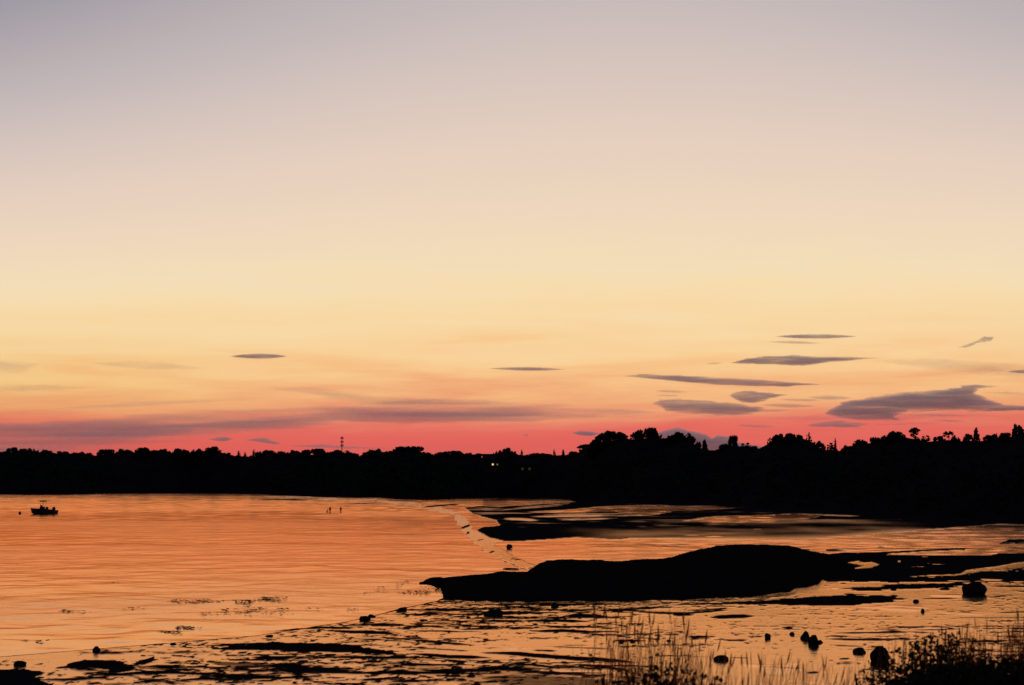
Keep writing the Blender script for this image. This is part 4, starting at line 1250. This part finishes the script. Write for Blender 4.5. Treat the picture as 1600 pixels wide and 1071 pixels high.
def grass(name, clumps, label):
    V, F = [], []
    r_ = random.Random(len(clumps) + 3)
    for (px, ytop, sprd, n_, D, head) in clumps:
        for _ in range(int(n_ * 2.1)):
            d = D * r_.uniform(0.93, 1.1)
            p = at(px + r_.gauss(0, sprd), ytop + abs(r_.gauss(0, 26)) - 4, d)
            base = Vector((p.x + r_.gauss(0, .05), d + r_.gauss(0, .05), BANKZ - 0.15))
            lean = Vector((r_.gauss(0.05, .07), r_.gauss(0, .06), 0))
            wd = r_.uniform(0.0020, 0.0040)
            tip = p + lean * 0.6
            hv = tip - base
            side = Vector((math.cos(r_.uniform(-.5, .5)), math.sin(r_.uniform(-.5, .5)), 0))
            nseg = 6
            b0 = len(V)
            for k in range(nseg + 1):
                s = k / nseg
                c = base + hv * s - lean * (s * (1 - s)) * 1.8
                wv = wd * (1 - 0.75 * s)
                V.append(tuple(c - side * wv)); V.append(tuple(c + side * wv))
            for k in range(nseg):
                a = b0 + 2 * k
                F.append((a, a + 1, a + 3, a + 2))
            if r_.random() < head * 0.45:
                # seed head: two crossed thin lenses
                dirn = (hv.normalized() + lean * 0.8).normalized(); L = r_.uniform(0.07, 0.12); Wd = r_.uniform(0.003, 0.0065)
                for sd in (side, Vector((-side.y, side.x, 0))):
                    b0 = len(V)
                    c0 = tip - dirn * L * 0.6
                    for k, ww in ((0, .2), (.3, 1), (.65, .8), (1, .1)):
                        V.append(tuple(c0 + dirn * L * k - sd * Wd * ww)); V.append(tuple(c0 + dirn * L * k + sd * Wd * ww))
                    for k in range(3):
                        a = b0 + 2 * k
                        F.append((a, a + 1, a + 3, a + 2))
    o = put(name, mesh_np(name, np.array(V), np.array(F)), M_GRASS)
    tag(o, label, "grass", kind='stuff')


grass("tall_grass", [(960, 955, 18, 12, 8.6, .8), (985, 968, 22, 16, 8.4, .6), (1052, 960, 14, 12, 8.8, .8), (1078, 970, 5, 3, 8.7, 1), (1095, 978, 4, 2, 8.7, 1), (1020, 985, 30, 22, 8.4, .5),
                     (940, 985, 14, 8, 8.5, .4), (1000, 1015, 45, 60, 8.2, .2), (1060, 1022, 40, 50, 8.2, .2), (1125, 1030, 16, 14, 8.3, .3), (1105, 1010, 14, 8, 8.5, .4)],
      "tall reddish grass stems rising in the middle of the near edge")
grass("tall_grass", [(1210, 1022, 22, 16, 8.6, .3), (1250, 1030, 25, 18, 8.6, .2), (1160, 1040, 20, 14, 8.6, .2), (1300, 1035, 25, 20, 8.6, .3), (1190, 1018, 10, 5, 8.5, .4), (1340, 1040, 20, 14, 8.6, .2)],
      "short sparse grass stems between the middle tuft and the bush on the right")
grass("tall_grass", [(1522, 966, 10, 10, 8.8, .5), (1500, 985, 30, 24, 8.8, .3), (1590, 962, 14, 22, 8.6, .5), (1572, 978, 14, 18, 8.7, .4), (1610, 975, 14, 20, 8.6, .4), (1440, 985, 40, 30, 9.0, .2), (1550, 1005, 40, 40, 8.8, .3), (1400, 1000, 30, 14, 9.0, .2)],
      "tall grass growing through the bushes at the right picture edge")


def bush(name, px0, px1, prof, D, n_, leaf, label, seed, dens_top=0.16):
    """a leafy bush whose top runs along the profile prof (px -> py)"""
    r_ = random.Random(seed)
    t = empty(name, tuple(Vector((at((px0 + px1) / 2, 1000, D).x, D, BANKZ - 0.1))))
    tag(t, label, "bush", "bushes on the near bank")
    org = Vector(t.location)
    cs, b = [], MB()
    nst = max(6, int((px1 - px0) / 9))
    for i in range(nst):
        px = r_.uniform(px0, px1)
        d = D * r_.uniform(0.95, 1.06)
        top = at(px, np.interp(px, *prof) + abs(r_.gauss(0, 9)), d)
        base = Vector((org.x + (top.x - org.x) * 0.55, d, BANKZ - 0.15))
        mid = base.lerp(top, 0.5) + Vector((r_.gauss(0, .04), r_.gauss(0, .04), 0.02))
        b.tube([base - org, mid - org, top - org], [0.010, 0.007, 0.003], 5)
    for _ in range(n_):
        px = r_.uniform(px0, px1)
        d = D * r_.uniform(0.94, 1.07)
        y0 = np.interp(px, *prof)
        yy = y0 + (1130 - y0) * r_.random() ** 0.8
        # looser towards the top
        if r_.random() > dens_top + (1 - dens_top) * min(1, (yy - y0) / 62.0) ** 1.5: continue
        p = at(px, yy, d) - org
        cs.append(tuple(p))
    v, f = leaf_quads(np.array(cs), np.full(len(cs), leaf), 0.2)
    b.build("stem", M_TWIG, t, True)
    put("foliage", mesh_np("foliage", v, f), M_BUSH, t)


bush("bush", 930, 1135, ([930, 960, 1000, 1022, 1050, 1090, 1135], [1062, 1046, 1040, 1018, 1036, 1044, 1062]), 8.0, 2600, 0.017, "low leafy bush under the tall grass at the middle of the bottom edge", 4)
bush("bush", 1335, 1480, ([1335, 1365, 1400, 1440, 1480], [1050, 1030, 1012, 1000, 990]), 8.9, 3600, 0.016, "dark bush left of the corner bushes, in front of the round boulder", 5)
bush("bush", 1420, 1545, ([1420, 1450, 1490, 1520, 1545], [1000, 988, 984, 992, 1020]), 9.3, 4200, 0.016, "tallest dark bush of the lower right corner group", 6)
bush("bush", 1500, 1680, ([1500, 1540, 1580, 1620, 1680], [1020, 1026, 1022, 1016, 1020]), 8.8, 4600, 0.018, "black bush filling the lower right corner", 8, 0.5)
bush("bush", 1390, 1620, ([1390, 1430, 1480, 1540, 1620], [1066, 1052, 1036, 1034, 1028]), 8.3, 6500, 0.020, "dense low bush along the bottom edge in front of the corner bushes", 9, 0.7)

# ------------------------------------------------------------------ clouds: thin bodies of mist far beyond the trees
CLOUD_MATS = {}


def cloud_mat(name, dens, c):
    m, t, out = mat_new(name)
    p = t.n('ShaderNodeVolumePrincipled')
    p.inputs['Color'].default_value = c + (1,)
    p.inputs['Density'].default_value = dens
    p.inputs['Anisotropy'].default_value = 0.6
    t.link(p.outputs[0], out.inputs['Volume'])
    return m


def cloud(P, tau, label, D=11000.0, soft=3.0, amp=0.5, ns=(17.0, 4.5), brk=1.7, c=(0.985, 0.95, 0.965), cell=None, yk=1.6):
    P = np.array(P, float)
    x0, y0 = P.min(0) - 5; x1, y1 = P.max(0) + 5
    cy = cell or max(0.6, (y1 - y0) / 60); cxw = max(cy, (x1 - x0) / 220)
    xs, ys = np.arange(x0, x1 + cxw, cxw), np.arange(y0, y1 + cy, cy)
    X, Y = np.meshgrid(xs, ys)
    s_ = poly_sd(X, Y, P, yk) + amp * 7.0 * fbm(X / ns[0], Y / ns[1], int(P[0, 0]) & 255, 4)
    T = 260.0
    t_ = np.where(s_ > 0, T * (1 - np.exp(-(np.maximum(s_, 0) / soft) ** 1.3)), 0.0)
    t_ = t_ * np.clip(1.0 + brk * fbm(X / (ns[0] * 2.6), Y / (ns[1] * 1.6), int(P[0, 1]) & 127, 3), 0.3, 1.35)
    n = X.size
    ids = np.arange(n).reshape(X.shape)
    a, b_, c_ = ray(X, Y)
    def pos(dist):
        k = dist / b_
        return np.stack([a * k, b_ * k, CH + c_ * k], -1).reshape(-1, 3)
    front, backp = pos(D - t_ / 2), pos(D + t_ / 2)
    has = (t_ > 0).ravel()
    bid = np.where(has, np.arange(n) + n, np.arange(n))
    f1 = np.stack([ids[1:, :-1], ids[1:, 1:], ids[:-1, 1:], ids[:-1, :-1]], -1).reshape(-1, 4)
    kf = has[f1].any(1)
    f1 = f1[kf]
    f2 = bid[f1][:, ::-1]
    allf = np.concatenate([f1, f2]); allv = np.concatenate([front, backp])
    us = np.unique(allf); rm = np.full(len(allv), -1); rm[us] = np.arange(len(us))
    tau = tau * 0.8
    key = (round(tau, 2), c)
    if key not in CLOUD_MATS:
        CLOUD_MATS[key] = cloud_mat("cloud_mist", tau / T, c)
    o = put("cloud", mesh_np("cloud", allv[us], rm[allf], True), CLOUD_MATS[key])
    tag(o, label, "cloud", "clouds in the sunset sky")


def lens(x0, x1, y0, y1, th, k=0.0):
    q = []
    th = th * 1.2
    for i in range(13):
        s = i / 12
        q.append((x0 + (x1 - x0) * s, y0 + (y1 - y0) * s - th / 2 * math.sin(math.pi * s) ** 0.8))
    for i in range(11, 0, -1):
        s = i / 12
        q.append((x0 + (x1 - x0) * s, y0 + (y1 - y0) * s + th / 2 * math.sin(math.pi * s) ** 0.8 * (1 - k)))
    return q


MV = (0.98, 0.93, 0.95)
cloud(lens(358, 451, 557, 557, 7.5), 2.8, "small dark lens-shaped cloud alone on the left of the yellow sky", soft=2.2, amp=0.08, c=MV)
cloud(lens(762, 886, 576, 577.5, 5.4), 2.4, "thin flat sliver of cloud over the middle of the picture", soft=2.0, amp=0.10, c=MV)
cloud(lens(1206, 1342, 526, 526, 6.4), 2.0, "thin pinkish sliver of cloud, highest on the right", soft=2.2, amp=0.10, c=MV)
cloud(lens(1196, 1290, 534, 537, 4.4), 1.0, "faint short sliver of cloud just under the highest one", soft=2.2, amp=0.10, c=MV)
cloud([(1140, 568), (1165, 560), (1200, 556), (1240, 555), (1290, 557.5), (1330, 557.5), (1382, 559.5), (1340, 562.8), (1300, 566.5), (1255, 572.5), (1215, 571), (1180, 569.5)], 2.6,
      "long whale-shaped grey cloud high on the right", soft=2.8, amp=0.6, ns=(18.0, 2.6))
cloud(lens(1102, 1130, 568.5, 567.5, 3), 0.8, "tiny wisp at the left tip of the whale-shaped cloud", soft=2, amp=0.1, c=MV)
cloud([(976, 588), (1000, 584.6), (1060, 586.5), (1120, 589.6), (1180, 592.8), (1250, 598.0), (1284, 601), (1230, 604.4), (1180, 604.4), (1120, 602.2), (1080, 598.7), (1010, 592.3)], 2.6,
      "long narrow grey cloud slanting down to the right below the whale-shaped one", soft=2.6, amp=0.5, ns=(24.0, 2.4))
cloud([(1018, 631), (1030, 624), (1060, 621.5), (1090, 625), (1140, 629.5), (1180, 635), (1204, 640), (1170, 648), (1120, 651), (1080, 648), (1040, 643)], 2.2,
      "broad grey cloud bank left of the small triangular cloud", soft=4.2, amp=1.7, ns=(24.0, 3.0))
cloud(lens(1020, 1082, 611, 613, 4), 0.9, "thin streak of cloud above the broad grey bank", soft=2, amp=0.2)
cloud([(1138, 617), (1160, 611), (1180, 610), (1200, 612.5), (1232, 617), (1205, 623.5), (1180, 630), (1160, 629), (1145, 625)], 2.4, "small triangular grey cloud between the long narrow cloud and the bank", soft=3.2, amp=1.2, ns=(18.0, 3.0))
cloud([(1288, 646), (1318, 627), (1380, 617.5), (1430, 612.5), (1480, 608.5), (1500, 604.5), (1490, 602.5), (1525, 599.5), (1560, 604), (1530, 609), (1525, 614), (1545, 624), (1570, 631), (1610, 634), (1700, 637),
       (1700, 643), (1560, 643), (1480, 642.5), (1420, 643), (1400, 650), (1412, 657), (1340, 657), (1308, 653)], 2.6, "largest grey cloud reaching the right picture edge, with a curled top", soft=4.2, amp=1.5, ns=(26.0, 2.8))
cloud([(1250, 667), (1280, 660), (1310, 656.5), (1362, 663), (1340, 667), (1370, 672), (1310, 669)], 1.6, "flat grey cloud tucked under the left end of the largest cloud", soft=3.0, amp=1.3, ns=(22.0, 2.2))
cloud(lens(1258, 1335, 621, 622, 7), 1.0, "faint flat cloud above the left end of the largest cloud", soft=2.6, amp=0.3)
cloud(lens(1186, 1276, 633, 635, 6), 1.2, "small flat cloud between the triangular and the largest cloud", soft=2.4, amp=0.3)
cloud(lens(1146, 1220, 664.5, 667.5, 4.5), 1.1, "thin streak of cloud low above the egg-shaped tree", soft=2.2, amp=0.2)
cloud([(892, 677), (905, 673), (925, 674), (941, 678), (925, 682), (905, 681)], 2.4, "small grey cloud just left of the umbrella-shaped tree", soft=2.2, amp=0.15)
cloud([(1024, 676), (1045, 671), (1060, 667.5), (1075, 672.5), (1092, 675.5), (1105, 678.5), (1113, 684.5), (1120, 680), (1140, 682), (1150, 689), (1170, 694), (1204, 700), (1204, 722), (1010, 722)], 3.2,
      "heaped grey cloud standing behind the tall right-hand trees", soft=2.6, amp=0.35)
cloud([(322, 686.5), (345, 682.5), (355, 682.5), (366, 686.5), (350, 690.5), (338, 689.5)], 2.2, "small grey cloud low over the tall dome tree on the left", soft=2.2, amp=0.15)
cloud([(380, 688), (400, 684.5), (415, 683.5), (427, 689), (443, 693), (430, 695.5), (405, 691.5)], 2.0, "ragged small grey cloud left of the radio mast", soft=2.2, amp=0.2)
cloud([(436, 697), (480, 695.5), (505, 693.5), (530, 696.5), (600, 699.5), (630, 701), (560, 702.5), (500, 700.5)], 1.6, "long thin grey cloud crossing behind the radio mast", soft=2.2, amp=0.15)
cloud(lens(1572, 1640, 581, 580, 6), 2.0, "dark cloud tip cut by the right picture edge", soft=2.2, amp=0.1)
cloud([(1496, 543), (1518, 535), (1538, 526), (1554, 527), (1549, 533), (1527, 538), (1512, 544)], 1.0, "tiny ragged scrap of cloud near the upper right", soft=2.2, amp=1.0, ns=(7.0, 3.0))
cloud(lens(1445, 1512, 656, 659, 3.6), 0.8, "thin streak of cloud under the right half of the largest cloud", soft=2.0, amp=0.2)
cloud(lens(815, 828, 680, 680, 4), 1.2, "tiny dark cloud speck low over the flat stretch of treeline", soft=2, amp=0.1)
cloud([(-260, 705), (-260, 668), (0, 659), (166, 651.5), (364, 641), (530, 634), (640, 624), (760, 622), (900, 636), (1080, 642), (1000, 655), (900, 657), (700, 661), (530, 665), (420, 676), (315, 688), (200, 702), (0, 718)], 1.2,
      "broad mauve veil of cloud sloping down to the left above the treeline", D=16000, soft=11, amp=4.0, ns=(130.0, 8.0), brk=4.2, c=(0.97, 0.90, 0.93))
cloud([(-260, 705), (-260, 684), (0, 676), (150, 668), (280, 664), (330, 672), (230, 690), (120, 706), (0, 718)], 0.8, "dusky lower end of the mauve veil at the left picture edge", D=17500, soft=9, amp=2.8, ns=(110.0, 7.0), brk=3.0, c=(0.96, 0.90, 0.94))
cloud([(420, 606), (500, 606), (600, 620), (700, 630), (600, 636), (520, 626)], 0.5, "faint mauve wedge of cloud above the middle of the veil", D=16500, soft=7, amp=2.0, ns=(90.0, 7.0), c=(0.97, 0.90, 0.92))
cloud([(-120, 556), (0, 560), (70, 568), (40, 584), (-120, 590)], 0.32, "faint pink patch of cloud at the left picture edge, upper one", D=15000, soft=8, amp=0.9, c=(0.98, 0.88, 0.88))
cloud([(-120, 598), (60, 600), (170, 604), (90, 613), (-120, 614)], 0.30, "faint pink streak of cloud at the left picture edge, lower one", D=15000, soft=6, amp=0.9, c=(0.98, 0.88, 0.88))
cloud(lens(130, 330, 567, 576, 12), 0.25, "faint pink smear of cloud left of the small dark lens cloud", D=15000, soft=5, amp=0.8, c=(0.98, 0.88, 0.88))
cloud(lens(1360, 1720, 563, 588, 20), 0.35, "faint mauve trail stretching right from the whale-shaped cloud", D=15000, soft=7, amp=0.8, c=(0.97, 0.90, 0.91))
VE = (0.97, 0.91, 0.93)
for x0, x1, y0, y1, th, tau, lab in ((180, 540, 672, 652, 7, 0.55, "thin dusky streak inside the lower left part of the mauve veil"),
                                     (540, 880, 646, 650, 8, 0.6, "thin mauve streak low in the middle, under the bright pink line"),
                                     (-60, 330, 694, 690, 9, 0.5, "dusky streak right above the treetops at the left picture edge"),
                                     (400, 700, 655, 632, 6, 0.45, "thin streak along the upper edge of the mauve veil"),
                                     (860, 1040, 640, 645, 8, 0.5, "soft mauve streak at the right end of the veil, left of the grey bank"),
                                     (1180, 1560, 655, 648, 9, 0.45, "soft mauve streak behind the underside of the largest cloud"),
                                     (60, 420, 640, 622, 8, 0.28, "faint rosy streak above the veil on the left")):
    cloud(lens(x0, x1, y0, y1, th), tau, lab, D=15500, soft=4.5, amp=1.1, ns=(70.0, 5.0), c=VE)
for x0, x1, y0, y1, th, tau, lab in ((1395, 1520, 648, 650, 4, 0.9, "thin dark shred just under the flat base of the largest cloud"),
                                     (1205, 1290, 624, 626, 4, 0.8, "thin shred of cloud between the triangular cloud and the largest cloud"),
                                     (1150, 1240, 644, 641, 4.5, 0.8, "thin shred trailing off the right tip of the broad grey bank"),
                                     (1022, 1062, 618, 618.5, 2.6, 0.9, "short thin streak right above the left tip of the broad grey bank"),
                                     (1360, 1480, 664, 661, 4, 0.6, "faint shred low right of the flat cloud under the largest one"),
                                     (1530, 1640, 613, 618, 5, 0.5, "faint shred right of the curled top of the largest cloud")):
    cloud(lens(x0, x1, y0, y1, th), tau, lab, soft=2.2, amp=0.5, ns=(16.0, 2.2))
